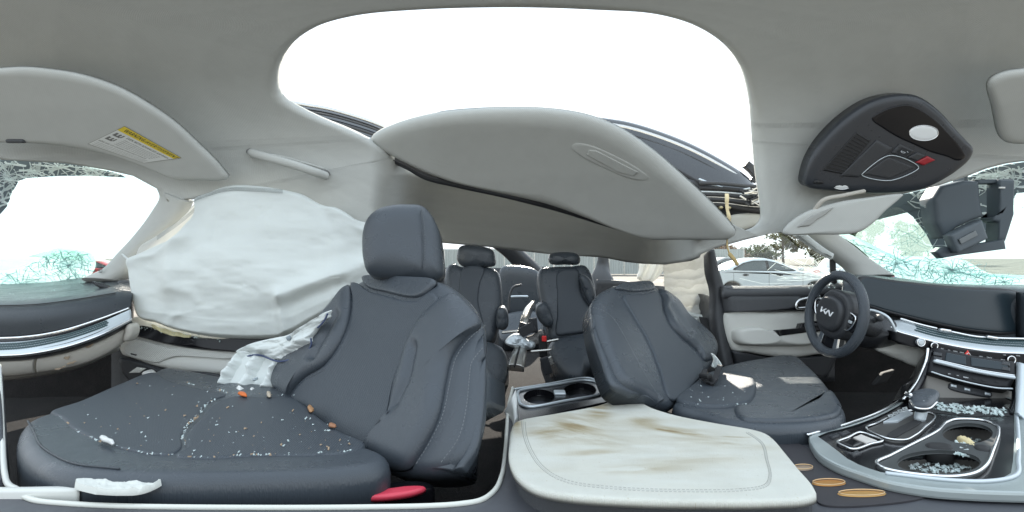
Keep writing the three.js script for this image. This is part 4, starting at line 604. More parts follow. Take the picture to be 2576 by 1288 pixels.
// ------------------------------------------------------------------ dashboards
const hexHoles = (rows, map, lift, r) => { const out = []; for (const [x, y, s] of rows) { const g = new THREE.CylinderGeometry(r * s, r * s, 0.002, 6, 1); const n = normalOf(map, x, y); g.applyQuaternion(new THREE.Quaternion().setFromUnitVectors(new THREE.Vector3(0, 1, 0), n)); const p = map(x, y).addScaledVector(n, lift); g.translate(p.x, p.y, p.z); out.push(g); } return mergeGeometries(out); };
{
  const t = thing('dashboard', 'dark dashboard end with perforated silver band and cream glovebox, dusted with glass', 'dashboard');
  part(t, 'top_pad', sheet([
    [[-110, 712, 4.0], [0, 712, 3.95], [120, 708, 3.9], [215, 698, 3.7], [290, 700, 3.45], [332, 712, 3.25]],
    [[-110, 742, 3.25], [0, 740, 3.2], [120, 735, 3.2], [215, 726, 3.2], [290, 722, 3.15], [334, 730, 3.1]],
    [[-110, 768, 2.86], [0, 768, 2.85], [100, 764, 2.86], [200, 751, 2.9], [290, 736, 2.98], [334, 744, 3.0]],
    [[-110, 800, 2.78], [0, 800, 2.77], [100, 795, 2.78], [200, 780, 2.83], [290, 760, 2.92], [332, 756, 2.98]],
    [[-110, 848, 2.78], [0, 848, 2.77], [100, 840, 2.78], [200, 818, 2.82], [290, 788, 2.9], [330, 772, 2.96]]], { n: 80, m: 50, back: 0.04 }), M.dash);
  const sl = [[-110, 769, 2.84], [0, 769, 2.84], [100, 765, 2.85], [200, 752, 2.89], [290, 737, 2.97]];
  part(t, 'stitch_line', tube(sl.map(p => [p[0], p[1], p[2] - 0.012]), 0.003, { n: 50, k: 5 }), M.black);
  part(t, 'stitch_line', tube(sl.map(p => [p[0], p[1] + 3, p[2] - 0.016]), 0.0022, { n: 50, k: 5 }), M.plasticGrey);
  part(t, 'dark_groove', strip([[-110, 846, 2.74], [0, 846, 2.74], [100, 838, 2.75], [200, 816, 2.8], [300, 782, 2.9]], [[-110, 862, 2.70], [0, 862, 2.7], [100, 852, 2.71], [200, 828, 2.76], [300, 794, 2.86]], { n: 50, m: 4, back: 0.02, bulge: -0.01 }), M.gloss);  // dark glossy strip, slightly sunk above the silver band
  part(t, 'chrome_line', tube([[-110, 851, 2.69], [0, 851, 2.69], [60, 848, 2.69], [120, 840, 2.70], [180, 826, 2.73], [250, 803, 2.79], [322, 776, 2.88]], 0.006, { n: 70, k: 7 }), M.chrome);
  const A = [[-110, 862, 2.66], [0, 861, 2.66], [60, 858, 2.66], [120, 850, 2.67], [180, 836, 2.70], [250, 812, 2.76], [328, 778, 2.86]], B = [[-110, 894, 2.56], [0, 893, 2.56], [60, 890, 2.56], [120, 881, 2.57], [180, 867, 2.60], [250, 842, 2.66], [330, 802, 2.80]];
  part(t, 'silver_band', strip(A, B, { n: 80, m: 6, bulge: 0.004, back: 0.015 }), M.satin);
  const holes = []; const cA = new THREE.CatmullRomCurve3(A.map(p => new THREE.Vector3(...p))), cB = new THREE.CatmullRomCurve3(B.map(p => new THREE.Vector3(...p)));
  for (let i = 0; i < 44; i++) for (let j = 0; j < 3; j++) { const u = 0.24 + 0.62 * (i + (j % 2) * 0.5) / 44, a = cA.getPointAt(u), b = cB.getPointAt(u), v = 0.22 + j * 0.18 + 0.05 * Math.sin(u * 7); holes.push(a.lerp(b, v)); }
  { const out = holes.map((p, i) => { const g = new THREE.CylinderGeometry(0.0085, 0.0085, 0.003, 6, 1); g.rotateX(0.45); const q = P(p.x, p.y, p.z); q.y += 0.006; g.translate(q.x, q.y, q.z); return g; }); part(t, 'perforation', mergeGeometries(out), std([0.02, 0.05, 0.055], 0.5)).userData.kind = 'stuff'; }
  part(t, 'edge_trim', tube(B.map(p => [p[0], p[1] + 1.5, p[2] - 0.006]), 0.005, { n: 70, k: 7 }), M.chrome);
  part(t, 'lower_lip', strip(B.map(([x, y, d]) => [x, y + 2, d + 0.01]), B.map(([x, y, d]) => [x, y + 15, d + 0.06]), { n: 60, m: 5, bulge: 0.01, back: 0.02 }), M.plasticDark);
  const gA = [[96, 896, 2.63], [160, 886, 2.65], [220, 868, 2.69], [270, 848, 2.75], [314, 826, 2.81]], gB = [[96, 938, 2.66], [160, 928, 2.68], [220, 912, 2.72], [270, 888, 2.78], [314, 858, 2.84]];
  part(t, 'glovebox', strip(gA, gB, { n: 50, m: 10, bulge: 0.02, back: 0.05 }), M.beige, 'cream glovebox lid with rusty brown smears');
  part(t, 'glovebox', strip([[-110, 904, 2.62], [0, 905, 2.62], [50, 902, 2.62], [91, 897, 2.63]], [[-110, 948, 2.65], [0, 948, 2.65], [50, 945, 2.65], [91, 939, 2.66]], { n: 30, m: 10, bulge: 0.02, back: 0.05 }), M.beige, 'cream panel beside the glovebox lid');
  part(t, 'glovebox_end', fan([[316, 826], [326, 814], [334, 822], [333, 842], [322, 858], [314, 858]], depthMap(() => 2.80), { n: 30, rings: 6, puff: 0.02, edge: 0.03, back: 0.05 }), M.beige);
  part(t, 'lower_panel', strip([[-110, 946, 2.70], [0, 946, 2.7], [100, 937, 2.71], [200, 914, 2.76], [300, 868, 2.86]], [[-110, 956, 2.80], [0, 955, 2.8], [100, 944, 2.81], [200, 922, 2.86], [300, 878, 2.94]], { n: 40, m: 5, bulge: 0.012, back: 0.03 }), std([0.36, 0.35, 0.32], 0.75));
  // rusty smears are flat spots of dirt on the lid
  for (const [x, y, rx, ry] of [[224, 868, 12, 5], [168, 900, 8, 4], [180, 912, 14, 3], [150, 926, 16, 2]]) part(t, 'dirt_smear', fan(ell(x, y, rx, ry, 14, -0.3).map(p => [p[0] + rr(-2, 2), p[1] + rr(-1.5, 1.5)]), depthMap(() => 2.652 + (x - 160) * 0.0007 - 0.014), { n: 24, rings: 3, puff: 0.001, edge: 0.01, back: 0.001 }), std([0.42, 0.33, 0.24], 0.9));
  const vent = part(t, 'side_vent', fan([[232, 708], [250, 711], [276, 722], [272, 727], [256, 727], [240, 718]], depthMap((x, y) => 3.16), { n: 30, rings: 4, puff: 0.008, edge: 0.01, back: 0.02, sharp: true }), M.black);
  for (let k = 0; k < 6; k++) part(vent, 'slat', tube([[238 + k * 6, 711 + k * 2, 3.13], [244 + k * 6, 718 + k * 1.6, 3.13]], 0.004, { n: 3, k: 5 }), M.plasticGrey);
  const dm = depthMap((x, y) => y < 740 ? 3.18 : 2.86);
  const place = () => { const x = 300 * Math.pow(rnd(), 0.7), y = rr(708, 765 - x * 0.09); return [x, y]; };
  const topAt = (x, y) => { const t0 = clamp((y - 712) / 28), d = y < 740 ? 3.92 + (3.2 - 3.92) * t0 : 3.2 + (2.86 - 3.2) * clamp((y - 740) / 27); return P(x, y, d - 0.02 - (x > 180 ? 0.0014 * (x - 180) * (1 - t0) : 0)); };
  const list = []; for (let k = 0; k < 260; k++) { const [x, y] = place(); const s = 0.004 * (0.4 + 1.4 * Math.pow(rnd(), 3)), g = new THREE.TetrahedronGeometry(s); g.scale(1.6, 0.8, 1.2); g.rotateY(rnd() * 6); const p = topAt(x, y); g.translate(p.x, p.y, p.z); list.push(g); }
  stuff('broken_glass', mergeGeometries(list), M.crumb, 'glass crumbs on the dark dashboard top by the shattered windscreen', 'broken glass');
}
// ------------------------------------------------------------------ driver door
{
  const t = thing('driver_door', 'driver door with charcoal top, pale armrest and chrome handle', 'car door', 'front doors');
  const dm = depthMap((x, y) => 3.42 - 0.0003 * (y - 720)), up = l => (x, y) => dm(x, y).addScaledVector(normalOf(dm, x, y), l);
  part(t, 'upper_panel', fan([[1814, 724], [1930, 724], [2040, 722], [2150, 718], [2160, 760], [2120, 790], [2030, 784], [1930, 786], [1822, 787]], dm, { n: 100, rings: 12, puff: 0.04, edge: 0.05, back: 0.06, sharp: true, hf: (x, y) => 0.015 * step(742, 752, y - 0) }), M.plasticGrey);
  part(t, 'window_ledge', strip([[1814, 722, 3.46], [1930, 722, 3.46], [2040, 720, 3.46], [2150, 712, 3.46]], [[1816, 738, 3.36], [1930, 738, 3.36], [2040, 734, 3.36], [2150, 726, 3.36]], { n: 40, m: 6, bulge: 0.02, back: 0.03 }), M.plasticGrey);
  part(t, 'lower_panel', fan([[1823, 786], [1930, 784], [2080, 782], [2120, 800], [2120, 880], [2048, 892], [1995, 899], [1937, 896], [1880, 886], [1837, 878]], up(0.0), { n: 90, rings: 10, puff: 0.03, edge: 0.04, back: 0.06, centre: [1965, 840] }), M.stone);
  part(t, 'gloss_insert', fan([[1928, 783], [1938, 770], [1950, 760], [1968, 752], [2044, 740], [2120, 734], [2130, 772], [2044, 780]], up(0.046), { n: 60, rings: 6, puff: 0.006, edge: 0.01, back: 0.02, sharp: true }), M.gloss);
  const h = part(t, 'handle', tube(loop([[1987, 768], [1994, 758], [2010, 753], [2042, 747], [2046, 751], [2040, 764], [2033, 772], [2010, 775], [1990, 775]], up(0.075)), 0.009, { n: 80, k: 8, closed: true }), M.chrome);
  part(h, 'handle_recess', fan([[1994, 766], [2000, 760], [2036, 752], [2038, 758], [2030, 768], [2000, 771]], up(0.06), { n: 30, rings: 4, puff: 0.004, edge: 0.006, back: 0.02 }), M.black);
  part(t, 'armrest', fan([[1836, 834], [1842, 828], [1893, 822], [1905, 827], [1934, 830], [2030, 832], [2060, 838], [2045, 862], [1937, 871], [1880, 869], [1848, 865], [1837, 855]], up(0.03), { n: 90, rings: 10, puff: 0.07, edge: 0.05, back: 0.02, centre: [1945, 848] }), M.stone);
  part(t, 'switch_plate', fan([[1934, 830], [1990, 825], [1993, 814], [2028, 808], [2065, 806], [2065, 830], [2025, 834], [1938, 845]], up(0.098), { n: 60, rings: 5, puff: 0.006, edge: 0.008, back: 0.04, sharp: true, centre: [2010, 826] }), M.gloss);
  for (let k = 0; k < 3; k++) part(t, 'window_switch', boxAt(up(0.11)(2004 + k * 12, 819 - k * 1.4), 0.022, 0.014, 0.016, { r: 0.004 }), k === 1 ? M.satin : M.plasticGrey);
  part(t, 'kick_panel', fan([[1840, 880], [1937, 900], [2050, 896], [2110, 890], [2080, 950], [1990, 930], [1900, 925], [1850, 930]], depthMap(() => 3.36), { n: 50, rings: 6, puff: 0.02, edge: 0.03, back: 0.04, sharp: true, centre: [1980, 912] }), M.plasticDark);
  // the window of that door
  const w = thing('door_window', 'cracked driver side window pane with white fracture lines', 'window');
  const wm = depthMap((x, y) => 3.50);
  part(w, 'pane', fan([[1797, 626], [1872, 600], [1940, 586], [2000, 586], [2050, 622], [2095, 650], [2095, 722], [1822, 726]], wm, { n: 60, rings: 3, puff: 0.001, edge: 0.01, back: 0.003, sharp: true }), M.glassClear);
  const L = []; const o = [2090, 700];
  for (let k = 0; k < 34; k++) { const a = Math.PI * (0.985 + 0.42 * (k / 33)) + rr(-0.02, 0.02), len = rr(30, 70) + (k < 16 ? rr(20, 90) : 0), pts = []; for (let j = 0; j <= 7; j++) { const q = 8 + len * j / 7; pts.push([o[0] + Math.cos(a + 0.03 * Math.sin(j + k)) * q, Math.min(722, o[1] + Math.sin(a + 0.025 * Math.sin(j * 1.3 + k)) * q * 0.9)]); } L.push({ pts, w: rr(0.0008, 0.002) }); }
  for (let k = 0; k < 5; k++) { const pts = []; for (let j = 0; j <= 10; j++) { const a = Math.PI * (1.0 + 0.40 * j / 10), q = 22 + k * 14; pts.push([o[0] + Math.cos(a) * q * rr(0.96, 1.04), Math.min(722, o[1] + Math.sin(a) * q * 0.9)]); } L.push({ pts, w: rr(0.001, 0.0025) }); }
  L.push({ pts: [[1990, 610], [1975, 640], [1950, 662], [1930, 680]], w: 0.002 }, { pts: [[1936, 688], [1980, 700], [2030, 696]], w: 0.0014 }, { pts: [[2026, 628], [2034, 640], [2030, 652]], w: 0.005 }, { pts: [[1860, 700], [1920, 714], [1990, 712]], w: 0.0014 });
  part(w, 'crack', ribbons(L, wm, 0.004), M.crack).userData.kind = 'stuff';
  const q = thing('quarter_window', 'driver quarter window behind the steering wheel with black divider bar', 'window');
  part(q, 'divider', strip([[2086, 650, 3.44], [2088, 690, 3.44], [2092, 724, 3.44]], [[2098, 648, 3.42], [2100, 690, 3.42], [2104, 722, 3.42]], { n: 10, m: 4, bulge: 0.012, back: 0.03 }), M.rubber);
  part(q, 'frame', tube([[2098, 648, 3.44], [2130, 668, 3.44], [2150, 688, 3.44], [2156, 708, 3.44]], 0.02, { n: 24, k: 7 }), M.rubber);
  part(q, 'pane', plate([[2100, 652], [2130, 670], [2152, 692], [2152, 716], [2102, 720]], depthMap(() => 3.5), { puff: 0.001, back: 0.003 }), M.glassClear);
  const L2 = []; for (let k = 0; k < 26; k++) { const x = rr(2102, 2150), y = rr(664, 716); L2.push({ pts: [[x, y], [x + rr(-9, 9), y + rr(-9, 9)], [x + rr(-14, 14), y + rr(-12, 8)]], w: rr(0.003, 0.007) }); }
  part(q, 'crack', ribbons(L2, depthMap(() => 3.49), 0.004), M.crack).userData.kind = 'stuff';
  stuff('broken_glass', crumbs(160, () => [2030 + 110 * Math.pow(rnd(), 0.6), rr(712, 726)], depthMap((x, y) => 3.44 - 0.006 * (y - 712)), 0.0045), M.crumb, 'glass crumbs along the driver window ledge behind the steering wheel', 'broken glass');
}
// ------------------------------------------------------------------ instrument panel on the driver side
{
  const t = thing('instrument_panel', 'driver dashboard with wide curved dark screen, perforated silver band and control buttons', 'dashboard');
  part(t, 'top_pad', sheet([
    [[2120, 690, 3.5], [2190, 690, 3.6], [2270, 700, 3.75], [2360, 712, 3.8], [2470, 716, 3.8], [2690, 716, 3.8]],
    [[2120, 700, 3.1], [2190, 697, 3.1], [2270, 706, 3.1], [2360, 716, 3.1], [2470, 722, 3.1], [2690, 728, 3.1]],
    [[2120, 720, 2.9], [2190, 712, 2.88], [2270, 720, 2.86], [2360, 730, 2.84], [2470, 738, 2.82], [2690, 744, 2.82]],
    [[2120, 800, 2.86], [2190, 790, 2.84], [2270, 815, 2.82], [2360, 838, 2.8], [2470, 856, 2.78], [2690, 862, 2.78]]], { n: 70, m: 40, back: 0.04 }), M.dash);
  const scr = depthMap((x, y) => 2.80 - 0.00005 * (x - 2170) + 0.07 * Math.pow((x - 2360) / 210, 2) - 0.0003 * (y - 700));
  part(t, 'screen_frame', fan([[2160, 697], [2170, 694], [2232, 702], [2332, 714], [2432, 722], [2542, 727], [2566, 736], [2573, 750], [2573, 820], [2560, 838], [2532, 843], [2432, 834], [2282, 802], [2192, 777], [2164, 764], [2158, 740]], scr, { n: 110, rings: 8, puff: 0.014, edge: 0.014, back: 0.05, centre: [2370, 765] }), M.plasticDark);
  part(t, 'screen', fan([[2168, 704], [2232, 709], [2332, 721], [2432, 729], [2538, 733], [2558, 740], [2565, 754], [2565, 816], [2553, 830], [2530, 835], [2432, 827], [2284, 795], [2194, 770], [2170, 760]], (x, y) => scr(x, y).addScaledVector(normalOf(scr, x, y), 0.0145), { n: 100, rings: 6, puff: 0.002, edge: 0.006, back: 0.004, centre: [2370, 765] }), M.screen);
  part(t, 'passenger_pad', fan([[2574, 736], [2700, 744], [2700, 850], [2574, 850]], depthMap((x, y) => 2.74), { n: 40, rings: 6, puff: 0.03, edge: 0.04, back: 0.04, sharp: true }), M.dash);
  // silver perforated shelf
  const A = [[2248, 806, 2.70], [2267, 806, 2.70], [2310, 818, 2.70], [2362, 832, 2.69], [2412, 842, 2.68], [2462, 850, 2.67], [2520, 855, 2.66], [2690, 858, 2.65]], B = [[2242, 822, 2.62], [2258, 832, 2.60], [2295, 843, 2.58], [2340, 856, 2.57], [2390, 867, 2.56], [2440, 876, 2.55], [2510, 885, 2.54], [2690, 892, 2.53]];
  part(t, 'silver_band', strip(A, B, { n: 80, m: 6, bulge: 0.004, back: 0.015 }), M.satin);
  const cA = new THREE.CatmullRomCurve3(A.map(p => new THREE.Vector3(...p))), cB = new THREE.CatmullRomCurve3(B.map(p => new THREE.Vector3(...p))), out = [];
  for (let i = 0; i < 46; i++) for (let j = 0; j < 3; j++) { const u = 0.14 + 0.62 * (i + (j % 2) * 0.5) / 46, p = cA.getPointAt(u).lerp(cB.getPointAt(u), 0.2 + j * 0.19 + 0.04 * Math.sin(u * 8)), g = new THREE.CylinderGeometry(0.0085, 0.0085, 0.003, 6, 1); g.rotateX(0.5); const q = P(p.x, p.y, p.z); q.y += 0.006; g.translate(q.x, q.y, q.z); out.push(g); }
  part(t, 'perforation', mergeGeometries(out), std([0.02, 0.05, 0.055], 0.5)).userData.kind = 'stuff';
  part(t, 'chrome_line', tube([[2267, 802, 2.68], [2310, 815, 2.68], [2355, 826, 2.67]], 0.005, { n: 30, k: 6 }), M.chrome);
  part(t, 'chrome_line', tube([[2395, 835, 2.66], [2450, 846, 2.65], [2482, 849, 2.65], [2520, 851, 2.64], [2690, 853, 2.64]], 0.005, { n: 30, k: 6 }), M.chrome);
  for (const [x, y] of [[2377, 831], [2495, 849]]) part(t, 'vent_tab', boxAt(P(x, y, 2.64), 0.055, 0.014, 0.02, { r: 0.006, rz: -0.16 }), M.chrome);
  part(t, 'edge_trim', tube(B.map(p => [p[0], p[1] + 1.5, p[2] - 0.005]), 0.006, { n: 70, k: 7 }), M.chrome);
  // button row
  const row = planeMap([2260, 846, 2.56], [2576, 900, 2.50], [2300, 880, 2.55]), up = l => (x, y) => row(x, y).addScaledVector(normalOf(row, x, y), l);
  part(t, 'button_row', fan([[2244, 832], [2290, 845], [2340, 859], [2440, 880], [2510, 888], [2690, 896], [2690, 922], [2576, 917], [2480, 908], [2400, 892], [2330, 878], [2262, 866], [2246, 856]], row, { n: 100, rings: 5, puff: 0.01, edge: 0.012, back: 0.04, sharp: true, centre: [2410, 886] }), M.facia);
  for (const [x, y, r] of [[2309, 860, 9.5], [2342, 869, 8], [2534, 904, 9.5]]) { const k = part(t, 'knob', fan(ell(x, y, r, r, 22), up(0.012), { n: 34, rings: 6, puff: 0.016, edge: 0.006, back: 0.01 }), x === 2309 ? M.satin : M.gloss); part(k, 'ring', tube(loop(ell(x, y, r, r, 22), up(0.024)), 0.0032, { n: 44, k: 6, closed: true }), M.chrome); }
  const hz = part(t, 'hazard_button', fan([[2430, 880], [2444, 903], [2415, 899]], up(0.011), { n: 30, rings: 4, puff: 0.004, edge: 0.006, back: 0.004, sharp: true }), std([0.8, 0.05, 0.04], 0.35), 'red triangular hazard button');
  part(hz, 'triangle', tube(loop([[2430, 887], [2437, 898], [2422, 896]], up(0.0165)), 0.0016, { n: 20, k: 4, closed: true }), M.white);
  const words = (list, name) => list.forEach(([s, x, y, w, a]) => { const h = w * 0.34, dx = w / 2, dy = a * w / 2; part(t, name, printed([x - dx, y - dy - h / 2], [x + dx, y + dy - h / 2], [x + dx, y + dy + h / 2], [x - dx, y - dy + h / 2], up(0.0105), 0.001), std('#ffffff', 0.6, { map: canvasTex(96, 32, (g, W, H) => { g.fillStyle = '#121214'; g.fillRect(0, 0, W, H); g.fillStyle = '#d6d8da'; g.font = 'bold 24px sans-serif'; g.textAlign = 'center'; g.fillText(s, W / 2, 25); }) })); });
  words([['MAP', 2366, 876, 13, 0.2], ['NAV', 2383, 880, 11, 0.2], ['RADIO', 2399, 883, 14, 0.2], ['MEDIA', 2415, 886, 13, 0.2], ['SEEK', 2463, 896, 15, 0.15], ['TRACK', 2484, 899, 17, 0.15], ['\u2606', 2504, 901, 10, 0.1], ['SETUP', 2518, 904, 15, 0.1], ['TUNE', 2522, 892, 11, 0.1], ['FILE', 2521, 914, 10, 0.1], ['ENTER', 2556, 894, 13, 0.1]], 'button_text');
  // lower panel under the wheel, knee bolster
  part(t, 'knee_panel', fan([[2200, 877], [2240, 858], [2262, 850], [2300, 866], [2330, 880], [2322, 905], [2310, 922], [2260, 905], [2222, 890]], depthMap((x, y) => 2.62 + 0.0006 * (2330 - x)), { n: 60, rings: 10, puff: 0.03, edge: 0.05, back: 0.05 }), M.stone);
  part(t, 'column_shroud', fan([[2150, 800], [2172, 786], [2200, 784], [2235, 800], [2250, 825], [2252, 850], [2235, 868], [2200, 876], [2165, 872], [2142, 850]], depthMap((x, y) => 2.72), { n: 70, rings: 12, puff: 0.14, edge: 0.16, back: 0.08 }), M.plasticDark);
  part(t, 'shroud_trim', tube([[2172, 780, 2.66], [2200, 782, 2.62], [2232, 797, 2.58], [2246, 818, 2.57], [2252, 834, 2.57]], 0.007, { n: 40, k: 7 }), M.satin);
  const st = part(t, 'wiper_stalk', tube([[2192, 812, 2.56], [2200, 806, 2.52], [2213, 801, 2.50]], 0.011, { n: 14, k: 8 }), M.plasticGrey); part(st, 'stalk_knob', fan(ell(2214, 800, 7.5, 9, 16), depthMap(() => 2.49), { n: 24, rings: 6, puff: 0.016, edge: 0.014, back: 0.02 }), M.plasticGrey);
  part(t, 'stalk_boot', fan(ell(2194, 818, 8, 10, 16), depthMap(() => 2.585), { n: 24, rings: 5, puff: 0.012, edge: 0.014, back: 0.03 }), M.black);
  part(t, 'pedal', plate([[2222, 938], [2250, 930], [2228, 962], [2196, 968]], depthMap((x, y) => 3.0), { puff: 0.01, edge: 0.01, back: 0.02 }), M.rubber);
}
{ // steering wheel
  const t = thing('steering_wheel', 'charcoal leather steering wheel with silver spokes and a logo on its hub', 'steering wheel');
  const C = P(2100, 790, 2.30), R = 0.164;
  const nz = new THREE.Vector3(-0.98, 0.14, 0.10).normalize(), upv = new THREE.Vector3(0.36, 0.90, 0.18); upv.addScaledVector(nz, -upv.dot(nz)).normalize(); const xv = upv.clone().cross(nz);
  const W = new THREE.Matrix4().makeBasis(xv, upv, nz).setPosition(C), go = g => g.applyMatrix4(W);
  part(t, 'rim', go(new THREE.TorusGeometry(R, 0.0195, 18, 90)), M.leather);
  for (const a of [0.75, 2.4, 4.1, 5.3]) { const g = new THREE.TorusGeometry(0.0181, 0.0014, 6, 24); g.rotateY(Math.PI / 2); g.rotateZ(Math.PI / 2); g.rotateY(0); const m = new THREE.Matrix4().makeRotationZ(a); g.rotateX(Math.PI / 2); g.rotateZ(Math.PI / 2); g.rotateX(Math.PI / 2); g.translate(R, 0, 0); g.applyMatrix4(m); part(t, 'rim_seam', go(g), M.leather); }
  const pad = (pts, z, d, r = 0.012) => { const s = new THREE.Shape(pts.map(p => new THREE.Vector2(...p))); const g = new THREE.ExtrudeGeometry(s, { depth: d, bevelEnabled: true, bevelThickness: r, bevelSize: r, bevelSegments: 4, curveSegments: 8 }); g.translate(0, 0, z); return go(g); };
  const ringPts = (rx, ry, n = 40, e = 2.6) => Array.from({ length: n }, (_, i) => { const a = i / n * Math.PI * 2, c = Math.cos(a), s = Math.sin(a); return [Math.sign(c) * Math.pow(Math.abs(c), 2 / e) * rx, Math.sign(s) * Math.pow(Math.abs(s), 2 / e) * ry]; });
  const hub = part(t, 'hub', pad(ringPts(0.062, 0.056), -0.01, 0.03, 0.016), M.plasticDark);
  { const lp = ringPts(0.066, 0.06).map(p => new THREE.Vector3(p[0], p[1], 0.029).applyMatrix4(W)); part(hub, 'hub_ring', new THREE.TubeGeometry(new THREE.CatmullRomCurve3(lp, true), 90, 0.0026, 6, true), M.chrome); }
  part(t, 'hub_back', pad(ringPts(0.08, 0.082), -0.055, 0.05, 0.02), M.plasticDark);
  // emblem: three angular strokes
  const bar = (pts) => { const s = new THREE.Shape(pts.map(p => new THREE.Vector2(p[0] * 1.25, p[1] * 1.25 + 0.004))); const g = new THREE.ExtrudeGeometry(s, { depth: 0.002, bevelEnabled: false }); g.translate(0, 0, 0.036); return g; };
  part(hub, 'emblem', go(mergeGeometries([bar([[-0.032, -0.009], [-0.027, -0.009], [-0.027, 0.009], [-0.032, 0.009]]), bar([[-0.027, -0.003], [-0.010, 0.009], [-0.004, 0.009], [-0.027, -0.008]]), bar([[-0.020, 0.001], [-0.007, -0.009], [-0.001, -0.009], [-0.017, 0.004]]), bar([[-0.006, -0.004], [0.003, 0.009], [0.009, 0.009], [-0.003, -0.009]]), bar([[0.003, 0.009], [0.017, -0.009], [0.022, -0.009], [0.009, 0.009]]), bar([[0.017, -0.009], [0.022, -0.009], [0.031, 0.009], [0.026, 0.009]])])), std([0.86, 0.87, 0.88], 0.3));
  for (const s of [-1, 1]) {
    const sp = part(t, 'spoke', pad([[0.066, 0.026], [0.10, 0.034], [0.153, 0.026], [0.153, -0.012], [0.12, -0.034], [0.066, -0.03]].map(p => [p[0] * s, p[1]]), -0.018, 0.016, 0.005), M.gloss);
    part(sp, 'spoke_trim', new THREE.TubeGeometry(new THREE.CatmullRomCurve3([[0.076, 0.028], [0.105, 0.034], [0.128, 0.024], [0.118, -0.018], [0.098, -0.036], [0.078, -0.03]].map(p => new THREE.Vector3(p[0] * s, p[1], 0.006).applyMatrix4(W)), true), 60, 0.0036, 6, true), M.chrome);
    for (let k = 0; k < 3; k++) { const g = box(0.026, 0.012, 0.008, 0.003); g.translate(0.1 * s, 0.018 - k * 0.017, 0.004); part(sp, 'button', go(g), k === 1 ? M.satin : M.plasticDark); }
  }
  const low = part(t, 'spoke', pad([[-0.05, -0.062], [0.05, -0.062], [0.058, -0.138], [0.03, -0.158], [-0.03, -0.158], [-0.058, -0.138]], -0.03, 0.014, 0.004), M.gloss);
  for (const s of [-1, 1]) part(low, 'spoke_trim', pad([[0.036 * s, -0.07], [0.052 * s, -0.07], [0.062 * s, -0.140], [0.044 * s, -0.152], [0.04 * s, -0.14]], -0.01, 0.004, 0.003), M.chrome);
  part(t, 'column', tube([C.clone().addScaledVector(nz, -0.03), P(2150, 806, 2.5), P(2190, 822, 2.62)], 0.05, { n: 16, k: 14 }), M.plasticDark);
  part(t, 'turn_stalk', tube([[2140, 790, 2.42], [2120, 775, 2.40], [2098, 756, 2.38]], 0.009, { n: 16, k: 8 }), M.plasticGrey);
}
